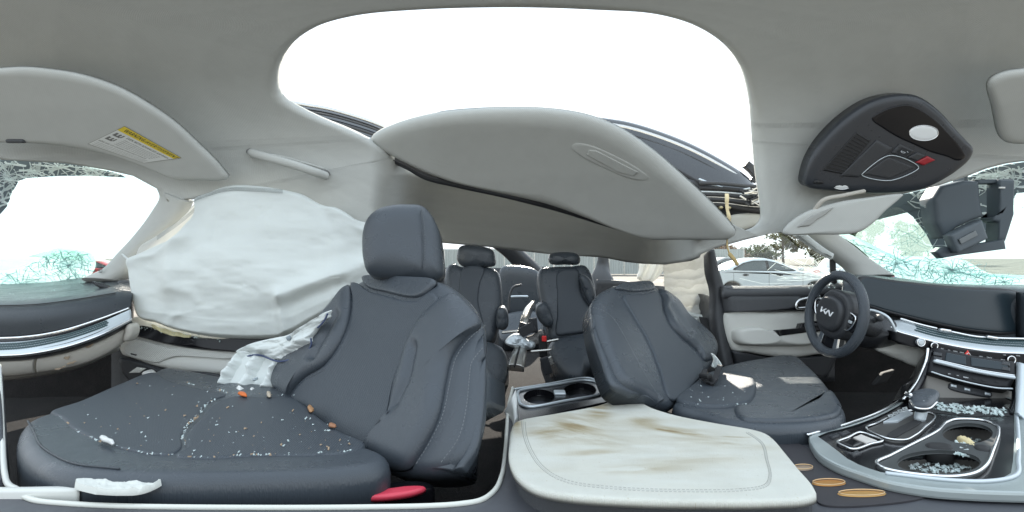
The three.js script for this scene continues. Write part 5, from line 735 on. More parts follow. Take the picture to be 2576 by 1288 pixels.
// ------------------------------------------------------------------ centre stack and console
{
  const t = thing('centre_stack', 'glossy black climate control stack with silver bar above the tray', 'control panel');
  const sm0 = planeMap([2340, 880, 2.50], [2540, 910, 2.44], [2340, 985, 2.40]), up = l => (x, y) => sm0(x, y).addScaledVector(normalOf(sm0, x, y), l);
  part(t, 'facia', fan([[2346, 874], [2440, 894], [2552, 912], [2554, 950], [2540, 980], [2500, 977], [2430, 964], [2370, 948], [2330, 938], [2336, 905]], sm0, { n: 80, rings: 6, puff: 0.014, edge: 0.016, back: 0.05, sharp: true, centre: [2440, 930] }), M.facia);
  part(t, 'display', plate([[2376, 890], [2424, 900], [2426, 922], [2372, 912]], up(0.015), { puff: 0.002 }), M.screen);
  part(t, 'display', plate([[2436, 902], [2530, 916], [2530, 936], [2438, 924]], up(0.015), { puff: 0.002 }), M.screen);
  part(t, 'silver_bar', tube([[2344, 915], [2372, 922], [2432, 937], [2490, 948], [2538, 955]].map(p => up(0.028)(...p)), 0.0085, { n: 50, k: 8 }), M.satin);
  part(t, 'chrome_line', tube([[2345, 912], [2400, 925], [2460, 939], [2538, 951]].map(p => up(0.034)(...p)), 0.0025, { n: 40, k: 6 }), M.chrome);
  part(t, 'lower_lip', tube([[2338, 940], [2372, 951], [2432, 967], [2500, 980], [2538, 982]].map(p => up(0.02)(...p)), 0.004, { n: 50, k: 6 }), M.satin);
  const words = list => list.forEach(([s, x, y, w]) => { const h = w * 0.36, dx = w / 2, dy = 0.18 * w / 2; part(t, 'button_text', printed([x - dx, y - dy - h / 2], [x + dx, y + dy - h / 2], [x + dx, y + dy + h / 2], [x - dx, y - dy + h / 2], up(0.0155), 0.001), std('#ffffff', 0.6, { map: canvasTex(96, 36, (g, W, H) => { g.fillStyle = '#121214'; g.fillRect(0, 0, W, H); g.fillStyle = '#d6d8da'; g.font = 'bold 26px sans-serif'; g.textAlign = 'center'; g.fillText(s, W / 2, 27); }) })); });
  words([['AUTO', 2390, 924, 15], ['\u25B2', 2412, 929, 9], ['\u25BC', 2434, 933, 9], ['MODE', 2452, 937, 13], ['SYNC', 2474, 941, 14], ['OFF', 2383, 944, 12], ['A/C', 2404, 948, 12], ['FRONT', 2424, 953, 15], ['\u25CB', 2447, 956, 11], ['\u25CB', 2470, 960, 11], ['\u2668', 2504, 964, 11]]);
  for (const [x, y] of [[2354, 894], [2354, 905], [2524, 918], [2524, 931]]) part(t, 'button', plate([[x - 11, y - 6], [x + 11, y - 2], [x + 11, y + 7], [x - 11, y + 3]], up(0.015), { puff: 0.004, edge: 0.006 }), M.plasticDark);
  // cubby under it
  const cb = planeMap([2340, 950, 2.46], [2540, 990, 2.42], [2340, 1010, 2.42]);
  part(t, 'cubby_wall', fan([[2318, 940], [2345, 946], [2440, 968], [2545, 985], [2545, 1030], [2440, 1030], [2330, 1012]], cb, { n: 50, rings: 4, puff: 0.006, edge: 0.01, back: 0.02, sharp: true, centre: [2435, 990] }), std([0.20, 0.19, 0.175], 0.7));
  part(t, 'socket_panel', fan([[2384, 966], [2390, 964], [2486, 986], [2494, 992], [2490, 1001], [2480, 1001], [2390, 982], [2382, 976]], (x, y) => cb(x, y).addScaledVector(normalOf(cb, x, y), 0.006), { n: 50, rings: 5, puff: 0.008, edge: 0.008, back: 0.01 }), M.plasticDark);
  for (const [x, y] of [[2393, 972], [2427, 981], [2478, 992]]) part(t, 'socket', plate([[x - 7, y - 5], [x + 8, y - 1.5], [x + 8, y + 5], [x - 7, y + 2]], (a, b) => cb(a, b).addScaledVector(normalOf(cb, a, b), 0.014), { puff: 0.003 }), M.satin);
  part(t, 'side_rail', tube([[2334, 878, 2.49], [2330, 905, 2.47], [2318, 934, 2.44], [2303, 964, 2.38], [2273, 1003, 2.26]], 0.006, { n: 40, k: 7 }), M.chrome);
  part(t, 'side_cheek', strip([[2334, 878, 2.5], [2318, 934, 2.45], [2303, 964, 2.39], [2280, 1000, 2.3]], [[2348, 882, 2.49], [2334, 940, 2.45], [2322, 980, 2.40], [2306, 1010, 2.32]], { n: 30, m: 4, bulge: 0.008, back: 0.06 }), M.gloss);
  part(t, 'side_rail', strip([[2558, 916, 2.46], [2556, 985, 2.34], [2554, 1046, 2.12]], [[2574, 914, 2.42], [2574, 985, 2.30], [2570, 1046, 2.08]], { n: 24, m: 4, bulge: 0.012, back: 0.05 }), M.satin);
  part(t, 'side_cheek', strip([[2540, 916, 2.45], [2545, 985, 2.38], [2535, 1040, 2.18]], [[2560, 916, 2.47], [2558, 985, 2.36], [2556, 1046, 2.14]], { n: 24, m: 4, bulge: 0.004, back: 0.03 }), M.gloss);
}
const CON_H = 0.62;
{ // front console with shifter and cup holders
  const t = thing('front_console', 'glossy black front console with chrome-ringed cup holders and silver border', 'console');
  const m = level(CON_H), up = l => (x, y) => m(x, y).add(new THREE.Vector3(0, l, 0));
  const cup1 = ell(2434, 1090, 67, 27, 36), cup2 = ell(2362, 1163, 110, 32, 40);
  part(t, 'border', slab([[2034, 1096], [2130, 1069], [2212, 1038], [2272, 1003], [2306, 968], [2440, 985], [2558, 1000], [2572, 1046], [2700, 1050], [2900, 1050], [2900, 1240], [2700, 1240], [2576, 1239], [2432, 1234], [2332, 1226], [2232, 1209], [2157, 1186], [2097, 1164], [2057, 1139], [2040, 1115]], [[[2050, 1097], [2136, 1071], [2215, 1041], [2275, 1006], [2309, 975], [2440, 990], [2548, 1004], [2558, 1050], [2558, 1144], [2550, 1196], [2482, 1213], [2382, 1210], [2232, 1193], [2192, 1183], [2132, 1158], [2082, 1119]]], CON_H, 0.03, { bevel: 0.008, sharp: false }), std([0.36, 0.40, 0.395], 0.45, { metalness: 0.3, roughnessMap: dustRough }));
  part(t, 'gloss_top', slab([[2053, 1097], [2138, 1072], [2216, 1042], [2277, 1007], [2311, 977], [2440, 992], [2546, 1006], [2556, 1050], [2556, 1144], [2548, 1194], [2482, 1211], [2382, 1208], [2232, 1191], [2192, 1181], [2134, 1157], [2084, 1119]], [cup1, cup2], CON_H + 0.004, 0.06, { bevel: 0.002 }), M.gloss);
  const cupMat = std([0.10, 0.095, 0.088], 0.8, { bumpMap: carpetBump, bumpScale: 0.003 });
  part(t, 'cup_well', cup(cup1, CON_H + 0.006, 0.06), cupMat); part(t, 'cup_well', cup(cup2, CON_H + 0.006, 0.045, 0.92), cupMat);
  const collar = std([0.05, 0.055, 0.056], 0.55);
  part(t, 'cup_surround', slab([[2205, 1170], [2242, 1149], [2300, 1119], [2357, 1089], [2382, 1066], [2412, 1058], [2472, 1061], [2506, 1074], [2512, 1090], [2497, 1139], [2478, 1178], [2442, 1198], [2382, 1204], [2282, 1195], [2228, 1184]], [ell(2434, 1090, 66, 26, 36), ell(2362, 1163, 108, 31, 40)], CON_H - 0.004, 0.012, { bevel: 0.002 }), collar);
  part(t, 'chrome_loop', tube(loop([[2205, 1170], [2242, 1149], [2300, 1119], [2357, 1089], [2382, 1066], [2412, 1058], [2472, 1061], [2506, 1074], [2512, 1090], [2497, 1139], [2478, 1178], [2442, 1198], [2382, 1204], [2282, 1195], [2228, 1184]], up(0.006)), 0.0055, { n: 140, k: 7, closed: true }), M.chrome);
  for (const [x, y, w] of [[2362, 1126, 40], [2470, 1131, 26]]) part(t, 'cup_tab', fan([[x - w, y - 5], [x - w + 8, y - 9], [x + w - 6, y - 2], [x + w, y + 8], [x + w - 12, y + 10], [x - w + 8, y + 3]], up(-0.01), { n: 40, rings: 6, puff: 0.02, edge: 0.015, back: 0.03 }), M.rubber);
  stuff('broken_glass', mergeGeometries([crumbs(240, scatterIn(ell(2362, 1172, 84, 19)), level(CON_H + 0.048), 0.005), crumbs(110, scatterIn([[2395, 1095], [2480, 1095], [2490, 1112], [2400, 1115]]), level(CON_H + 0.062), 0.005), crumbs(120, scatterIn([[2395, 1112], [2432, 1112], [2440, 1145], [2400, 1140]]), up(-0.006), 0.006), crumbs(260, scatterIn([[2346, 1014], [2400, 1020], [2530, 1030], [2530, 1046], [2440, 1046], [2340, 1030]]), up(0.002), 0.006)]), M.crumb, 'shattered glass filling the front cup holders and the tray of the console', 'broken glass');
  const chip = single('wood_chip', fan([[2406, 1098], [2416, 1096], [2440, 1102], [2460, 1118], [2455, 1126], [2440, 1124], [2425, 1112]], up(-0.012), { n: 40, rings: 5, puff: 0.012, edge: 0.01, back: 0.03, sharp: true, hf: (x, y) => 0.008 * fbm(x * 0.3, y * 0.3, 3) }), std([0.72, 0.60, 0.34], 0.85), 'pale broken wedge of foam lying across the front cup holder', 'foam');
  // tray
  part(t, 'tray', slab([[2330, 1008], [2420, 1016], [2536, 1030], [2540, 1046], [2440, 1047], [2340, 1036]], [], CON_H + 0.002, 0.004, { bevel: 0.001, sharp: true }), M.rubber);
  // gate of the shifter
  const gate = [[2180, 1081], [2206, 1068], [2260, 1043], [2300, 1036], [2345, 1044], [2352, 1052], [2325, 1080], [2302, 1099], [2272, 1111], [2232, 1107]];
  part(t, 'shift_gate', slab(gate, [], CON_H - 0.002, 0.02, { bevel: 0.003 }), std([0.06, 0.058, 0.055], 0.5));
  part(t, 'gate_trim', tube(loop(gate, up(0.006)), 0.004, { n: 90, k: 6, closed: true }), M.chrome);
  part(t, 'gate_slot', slab([[2232, 1094], [2254, 1078], [2300, 1056], [2318, 1052], [2316, 1062], [2280, 1084], [2246, 1100]], [], CON_H - 0.006, 0.006, { bevel: 0.001 }), M.rubber);
  part(t, 'shift_marks', slab([[2222, 1060], [2282, 1030], [2296, 1037], [2258, 1058]], [], CON_H - 0.010, 0.01, { bevel: 0.002, sharp: true }), M.satin);
  [['P', 2276, 1036], ['R', 2264, 1042], ['N', 2252, 1048], ['D', 2240, 1054]].forEach(([s, x, y]) => part(t, 'gear_letter', printed([x - 7, y - 3], [x + 5, y - 6], [x + 8, y + 1], [x - 4, y + 4], up(0.0105), 0.0008), std('#ffffff', 0.5, { map: canvasTex(48, 48, g => { g.fillStyle = '#b6bbbb'; g.fillRect(0, 0, 48, 48); g.fillStyle = '#222'; g.font = 'bold 34px sans-serif'; g.textAlign = 'center'; g.fillText(s, 24, 36); }) })));
  const sk = part(t, 'shift_knob', fan([[2288, 1000], [2292, 990], [2308, 983], [2338, 981], [2360, 988], [2364, 996], [2352, 1014], [2334, 1026], [2308, 1025], [2291, 1016]], planeMap([2290, 1000, 2.10], [2362, 995, 2.12], [2320, 1026, 2.03]), { n: 60, rings: 10, puff: 0.014, edge: 0.03, back: 0.018 }), M.leather);
  part(sk, 'knob_trim', tube([[2289, 1008, 2.04], [2305, 1026, 1.99], [2334, 1028, 1.985], [2356, 1012, 2.02]], 0.004, { n: 30, k: 6 }), M.chrome);
  part(sk, 'knob_button', fan(ell(2289, 994, 5, 7, 14), depthMap(() => 2.08), { n: 20, rings: 4, puff: 0.01, edge: 0.008, back: 0.02 }), M.chrome);
  part(t, 'shift_stem', tube([P(2320, 1018, 2.06), P(2318, 1034, 2.06), P(2314, 1052, 2.06)], 0.019, { n: 10, k: 14 }), M.satin);
  part(t, 'button_frame', tube(loop([[2107, 1114], [2130, 1103], [2166, 1089], [2190, 1096], [2220, 1109], [2190, 1118], [2145, 1131], [2124, 1124]], up(0.002)), 0.0045, { n: 80, k: 6, closed: true }), M.chrome);
  part(t, 'parking_button', plate([[2112, 1113], [2140, 1102], [2170, 1114], [2146, 1126]], up(-0.004), { puff: 0.008, edge: 0.012 }), M.gloss);
  part(t, 'sticker', plate([[2146, 1099], [2166, 1092], [2208, 1108], [2180, 1114]], up(-0.004), { puff: 0.005 }), std([0.62, 0.58, 0.54], 0.5));
  for (const [x, y] of [[2098, 1096], [2150, 1140], [2122, 1089]]) part(t, 'button', plate([[x - 14, y], [x + 8, y - 7], [x + 18, y - 2], [x - 4, y + 6]], up(-0.004), { puff: 0.006, edge: 0.01 }), M.plasticDark);
  part(t, 'side_rail', tube(loop([[2032, 1096], [2082, 1082], [2132, 1068], [2212, 1038], [2272, 1003], [2302, 970]], up(0.004)), 0.005, { n: 70, k: 6 }), M.chrome);
  part(t, 'border_rim', tube(loop([[2558, 1050], [2562, 1100], [2562, 1160], [2554, 1200], [2482, 1214], [2382, 1211], [2232, 1194]], up(0.004)), 0.006, { n: 70, k: 6 }), M.satin);
}
{ // console body: long dark plinth with pale rims round the passenger well
  const t = thing('console_plinth', 'dark grey centre console body with a thin pale rim along the passenger floor', 'console');
  const h = 0.655, m = level(h);
  const rimPts = [[-90, 1244], [20, 1246], [58, 1252], [90, 1263], [160, 1270], [300, 1277], [644, 1281], [900, 1280], [1094, 1276], [1160, 1271], [1209, 1262], [1244, 1238], [1262, 1200], [1271, 1140], [1275, 1080], [1280, 1020], [1290, 978]];
  part(t, 'body', slab([...rimPts, [1440, 960], [1580, 1000], [1760, 1062], [1930, 1090], [2040, 1106], [2057, 1145], [2157, 1192], [2332, 1230], [2500, 1236], [2760, 1240], [2760, 1420], [-200, 1420]], [], h, 0.30, { bevel: 0.008, sharp: true }), std([0.075, 0.078, 0.088], 0.6, { roughnessMap: dustRough }));
  part(t, 'pale_rim', tube(loop(rimPts.slice(2), m, 0.004), 0.0075, { n: 200, k: 7 }), std([0.70, 0.70, 0.64], 0.4));
  part(t, 'pale_rim', strip([[-120, 1228, 1.52], [60, 1228, 1.52], [140, 1226, 1.52], [205, 1226, 1.52]], [[-120, 1243, 1.48], [60, 1241, 1.48], [140, 1240, 1.48], [200, 1238, 1.48]], { n: 30, m: 4, bulge: 0.008, back: 0.05 }), std([0.66, 0.66, 0.62], 0.45));
  part(t, 'pale_rim', tube([[-2, 920, 2.42], [2, 1000, 2.2], [6, 1100, 1.9], [12, 1190, 1.66], [22, 1220, 1.56], [40, 1230, 1.52]], 0.008, { n: 60, k: 7 }), std([0.66, 0.66, 0.62], 0.45));
  part(t, 'side_wall', strip([[-120, 925, 2.5], [-60, 925, 2.5], [-3, 925, 2.46]], [[-120, 1240, 1.6], [-60, 1240, 1.6], [14, 1200, 1.66]], { n: 10, m: 10, back: 0.04 }), std([0.08, 0.085, 0.10], 0.5));
  // dark tray beside the armrest
  part(t, 'dark_tray', slab([[1950, 1108], [2010, 1116], [2070, 1150], [2160, 1192], [2270, 1232], [2330, 1246], [2260, 1262], [2060, 1264], [2046, 1235], [1990, 1165]], [], h - 0.006, 0.006, { bevel: 0.001 }), std([0.035, 0.033, 0.038], 0.6));
  for (const [x, y, rx, ry, lab, c] of [[2020, 1177, 26, 6.5, 'pale brown disc in the console tray close to the armrest corner', [0.46, 0.36, 0.28]], [2085, 1215, 43, 8, 'orange disc in the middle of the console tray', [0.66, 0.34, 0.11]], [2168, 1242, 62, 8, 'wide orange ring-shaped disc at the narrow end of the console tray', [0.70, 0.42, 0.15]]]) { const c0 = thing('round_disc', lab, 'disc', 'round orange discs in the console tray'); part(c0, 'disc', fan(ell(x, y, rx, ry, 28), level(h - 0.007), { n: 40, rings: 4, puff: 0.002, edge: 0.006, back: 0.001 }), std(c, 0.4, { metalness: 0.7 })); part(c0, 'rim', tube(loop(ell(x, y, rx * 0.94, ry * 0.94, 26), level(h - 0.008), 0.004), 0.0015, { n: 50, k: 5, closed: true }), std([0.7, 0.48, 0.26], 0.35, { metalness: 0.3 })); }  // thin flat discs in brown and orange tones, each with a rim
  // red buckle by the seat
  const b = thing('belt_buckle', 'black seat belt buckle with red release button on the floor by the passenger seat', 'buckle', 'seat belt buckles');
  const bm = level(0.70);
  part(b, 'housing', fan([[820, 1246], [850, 1238], [950, 1228], [1040, 1222], [1084, 1226], [1094, 1232], [1060, 1246], [990, 1259], [900, 1260], [840, 1252]], bm, { n: 70, rings: 8, puff: 0.02, edge: 0.025, back: 0.14, centre: [970, 1242] }), M.gloss);
  part(b, 'release_button', fan([[876, 1250], [900, 1243], [980, 1232], [1040, 1227], [1072, 1229], [1050, 1239], [1000, 1249], [940, 1254]], level(0.678), { n: 60, rings: 7, puff: 0.008, edge: 0.012, back: 0.01, centre: [985, 1241] }), std([0.72, 0.06, 0.10], 0.35));
  part(b, 'bright_edge', tube(loop([[822, 1246], [880, 1236], [960, 1227]], bm, 0.022), 0.0022, { n: 20, k: 5 }), M.satin);
}
{ // armrest with rear cup holders
  const t = thing('armrest_box', 'big white leather armrest lid smeared with brown dirt, double stitched', 'armrest');
  const h = 0.585, m = level(h), out = [[1578, 1003], [1500, 1024], [1400, 1043], [1308, 1060], [1292, 1068], [1284, 1090], [1281, 1120], [1280, 1155], [1292, 1190], [1316, 1217], [1350, 1236], [1420, 1251], [1600, 1264], [1780, 1268], [1930, 1267], [2030, 1260], [2054, 1250], [2046, 1228], [2010, 1185], [1975, 1142], [1950, 1112], [1930, 1096], [1900, 1086], [1800, 1068], [1700, 1048], [1640, 1030]];
  const spots = [[0.26, 0.60, 0.10, 0.13, -0.6, 0.9], [0.40, 0.80, 0.05, 0.12, -0.2, 0.8], [0.16, 0.52, 0.09, 0.08, 0.3, 0.6], [0.33, 0.46, 0.12, 0.05, -0.5, 0.5], [0.56, 0.66, 0.05, 0.06, -0.9, 0.5], [0.64, 0.54, 0.12, 0.05, -0.5, 0.7], [0.80, 0.42, 0.12, 0.04, -0.2, 0.5], [0.40, 0.20, 0.20, 0.03, 0.05, 0.45], [0.30, 0.33, 0.12, 0.03, 0.1, 0.4], [0.62, 0.27, 0.15, 0.03, 0.1, 0.3], [0.03, 0.62, 0.02, 0.09, 0, 0.7], [0.5, 0.5, 0.5, 0.4, 0, 0.16]];
  const dirt = tex(512, (u, v) => {
    let s = 0; for (const [cx, cy, sx, sy, a, h] of spots) { const x = u - cx, y = v - cy, p = (x * Math.cos(a) + y * Math.sin(a)) / sx, q = (-x * Math.sin(a) + y * Math.cos(a)) / sy, n = fbm((x * Math.cos(a) + y * Math.sin(a)) * 7 + cx * 30, (-x * Math.sin(a) + y * Math.cos(a)) * 26 + cy * 30, 5); s += h * Math.exp(-p * p - q * q) * clamp((n - 0.28) * 2.6); }
    const arc = Math.abs(Math.hypot(u - 0.95, v - 1.25) - 0.78); s += 0.5 * Math.exp(-Math.pow(arc / 0.006, 2)) * clamp((noise(u * 30, v * 30) - 0.3) * 2) * step(0.5, 0.6, u);
    s += 0.5 * clamp((noise(u * 240, v * 240) - 0.93) * 12); s = clamp(s);
    const f = 1 - 0.05 * (fbm(u * 12, v * 12, 5) - 0.5); return [f * (0.81 - 0.24 * s), f * (0.81 - 0.31 * s), f * (0.775 - 0.41 * s)];
  }, { rep: 1, color: true, clampTo: true });
  const lid = fan(out, m, { n: 200, rings: 22, puff: 0.008, edge: 0.016, back: 0.014, centre: [1690, 1120] });
  { const p = lid.attributes.position, u = lid.attributes.uv; lid.computeBoundingBox(); const b = lid.boundingBox; for (let i = 0; i < p.count; i++) u.setXY(i, (p.getX(i) - b.min.x) / (b.max.x - b.min.x), 1 - (p.getZ(i) - b.min.z) / (b.max.z - b.min.z)); }
  part(t, 'lid', lid, std('#ffffff', 0.72, { map: dirt, bumpMap: (() => { const b = leatherBump.clone(); b.repeat.set(8, 8); b.needsUpdate = true; return b; })(), bumpScale: 0.0008 }));
  const thread = std([0.42, 0.41, 0.38], 0.9), s1 = [[1312, 1064], [1316, 1100], [1330, 1140], [1356, 1180], [1392, 1208], [1440, 1226], [1560, 1240], [1720, 1246], [1860, 1244], [1925, 1234], [1940, 1210], [1932, 1165], [1918, 1120], [1880, 1092]], s2 = s1.map(([x, y]) => [x + (1690 - x) * 0.025, y + (1130 - y) * 0.05]);
  const top = (x, y) => m(x, y).add(new THREE.Vector3(0, 0.008, 0));
  part(t, 'stitching', mergeGeometries([stitches(s1, top, { lift: 0.0005, r: 0.0011, step: 0.011, len: 0.007 }), stitches(s2, top, { lift: 0.0005, r: 0.0011, step: 0.011, len: 0.007 })]), thread).userData.kind = 'stuff';
  part(t, 'seam', tube(loop(s1.map(([x, y], i) => [(x + s2[i][0]) / 2, (y + s2[i][1]) / 2]), top, -0.0004), 0.0014, { n: 120, k: 5 }), std([0.5, 0.5, 0.46], 0.9));
  part(t, 'box_side', slab(out.map(([x, y]) => [x + (1690 - x) * 0.03, y + (1110 - y) * 0.05]), [], h + 0.012, 0.08, { bevel: 0.006 }), M.plasticGrey);
  const c = thing('rear_cup_holder', 'glossy black twin cup holder with chrome ring behind the white armrest', 'cup holder');
  const hm = 0.60, lm = level(hm), up = l => (x, y) => lm(x, y).add(new THREE.Vector3(0, l, 0));
  const c1 = ell(1356, 998, 41, 19, 32), c2 = ell(1459, 982, 43, 19, 32);
  part(c, 'top_plate', slab([[1296, 981], [1478, 953], [1576, 1000], [1306, 1058]], [c1, c2], hm, 0.03, { bevel: 0.003, sharp: true }), M.gloss);
  part(c, 'cup_well', cup(c1, hm + 0.004, 0.09), M.plasticDark); part(c, 'cup_well', cup(c2, hm + 0.004, 0.09), M.plasticDark);
  part(c, 'chrome_ring', tube(loop([[1303, 990], [1310, 984], [1395, 970], [1470, 959], [1496, 962], [1518, 980], [1519, 987], [1506, 995], [1420, 1011], [1332, 1026], [1314, 1022], [1305, 1004]], up(0.004)), 0.006, { n: 110, k: 7, closed: true }), M.satin);
  part(c, 'divider', boxAt(up(0.004)(1408, 990), 0.05, 0.012, 0.06, { r: 0.005 }), M.satin);
  part(c, 'edge_trim', tube(loop([[1296, 980], [1380, 967], [1478, 952], [1530, 975], [1578, 1000]], up(0.002)), 0.006, { n: 60, k: 6 }), M.satin);
  part(c, 'end_cheek', strip([[1284, 1005, 2.28], [1288, 1030, 2.2], [1292, 1066, 2.08]], [[1298, 980, 2.40], [1304, 1020, 2.24], [1308, 1060, 2.10]], { n: 16, m: 4, bulge: 0.01, back: 0.06 }), M.white);
  part(c, 'housing', slab([[1298, 984], [1478, 957], [1572, 1000], [1308, 1055]], [], hm + 0.10, 0.16, { bevel: 0.003, sharp: true }), M.plasticDark);
}
// ------------------------------------------------------------------ windscreen
function web(cx, cy, rays, rings, rad, yScale, clip) {
  const L = [], a0 = rnd() * 6;
  for (let k = 0; k < rays; k++) { const a = a0 + k / rays * Math.PI * 2 + rr(-0.1, 0.1), len = rad * rr(0.5, 1.1), pts = []; let ca = a; for (let j = 0; j <= 8; j++) { const q = len * j / 8; ca += rr(-0.06, 0.06); const x = cx + Math.cos(ca) * q, y = cy + Math.sin(ca) * q * yScale; if (!clip(x, y)) break; pts.push([x, y]); } if (pts.length > 2) L.push({ pts, w: rr(0.0018, 0.0045) }); }
  for (let r = 0; r < rings; r++) { const q = rad * Math.pow((r + 1) / rings, 1.5) * 0.8; let pts = []; for (let k = 0; k <= rays * 1.5; k++) { const a = a0 + k / rays / 1.5 * Math.PI * 2, x = cx + Math.cos(a) * q * rr(0.88, 1.12), y = cy + Math.sin(a) * q * yScale * rr(0.88, 1.12); if (clip(x, y) && rnd() < 0.86) pts.push([x, y]); else { if (pts.length > 1) L.push({ pts, w: rr(0.0015, 0.003) }); pts = []; } } if (pts.length > 1) L.push({ pts, w: rr(0.0015, 0.003) }); }
  return L;
}
function mesh(poly, count, step0, w) {        // net of short wandering cracks
  const L = [], s = scatterIn(poly); for (let k = 0; k < count; k++) { const p = s(); if (!p) continue; let a = rnd() * 6.28, pts = [p]; for (let j = 0; j < 5; j++) { a += rr(-0.35, 0.35) + (rnd() < 0.15 ? rr(-1, 1) : 0); const q = [pts[j][0] + Math.cos(a) * step0 * rr(0.5, 1.3), pts[j][1] + Math.sin(a) * step0 * rr(0.4, 1)]; if (!inside(poly, q[0], q[1])) break; pts.push(q); } if (pts.length > 1) L.push({ pts, w: w * rr(0.5, 1.5) }); } return L;
}
{
  const t = thing('windscreen', 'shattered windscreen glass with dark upper border above the glovebox dashboard', 'windscreen', 'windscreen halves');
  const m = depthMap((x, y) => 3.42 + 0.0014 * (y - 402));
  const o = [[-120, 396], [0, 398], [60, 399], [150, 404], [250, 420], [330, 436], [385, 455], [408, 490], [390, 530], [345, 595], [300, 645], [262, 684], [215, 706], [150, 717], [60, 722], [-120, 722]];
  part(t, 'pane', fan(o, m, { n: 110, rings: 4, puff: 0.001, edge: 0.02, back: 0.005, centre: [150, 570] }), M.glass);
  const fr = [[-120, 398], [0, 402], [60, 402], [150, 407], [250, 424], [300, 436], [318, 446], [250, 441], [150, 442], [70, 447], [48, 455], [34, 480], [18, 520], [0, 540], [-60, 552], [-120, 560]];
  part(t, 'dark_border', fan(fr, (x, y) => m(x, y).addScaledVector(normalOf(m, x, y), 0.004), { n: 90, rings: 4, puff: 0.001, edge: 0.01, back: 0.001, centre: [30, 430], sharp: true }), M.hazedFrit);
  const inO = (x, y) => inside(o, x, y), lowZone = [[-120, 700], [-40, 688], [0, 682], [60, 670], [100, 648], [140, 624], [185, 626], [230, 636], [242, 664], [222, 698], [150, 714], [60, 719], [-120, 720]];
  part(t, 'crushed_glass', fan(lowZone, (x, y) => m(x, y).addScaledVector(normalOf(m, x, y), 0.006), { n: 90, rings: 16, puff: 0.002, edge: 0.02, back: 0.002, centre: [120, 690], hf: (x, y) => 0.02 * (fbm(x * 0.08, y * 0.1, 3) - 0.5) }), M.milky);
  part(t, 'haze_sheet', fan([[-120, 640], [0, 636], [90, 628], [150, 600], [210, 596], [262, 620], [262, 660], [240, 640], [185, 626], [140, 624], [100, 648], [60, 670], [0, 682], [-120, 700]], (x, y) => m(x, y).addScaledVector(normalOf(m, x, y), 0.004), { n: 80, rings: 4, puff: 0.002, edge: 0.02, back: 0.001, centre: [70, 645] }), M.haze);  // added sheet, blurs the ground into the bright sky
  const top = [...mesh([[-40, 402], [60, 403], [200, 414], [330, 440], [300, 446], [150, 446], [60, 452], [20, 520], [-40, 545]], 60, 11, 0.006), ...web(20, 440, 14, 4, 90, 0.8, (x, y) => inside(fr, x, y)), ...web(150, 418, 12, 3, 80, 0.5, (x, y) => inside(fr, x, y)), ...web(235, 426, 16, 5, 60, 0.5, (x, y) => inO(x, y) && y < 448)];
  top.forEach(l => { l.w *= 1.8; });
  part(t, 'crack', ribbons(top, m, 0.009), M.crack).userData.kind = 'stuff';
  const L = [...web(178, 664, 26, 9, 66, 0.66, inO), ...web(60, 712, 16, 5, 80, 0.4, inO), ...mesh(lowZone, 150, 9, 0.003)];
  part(t, 'crack', ribbons(L, m, 0.02), M.crackBacklit).userData.kind = 'stuff';
}
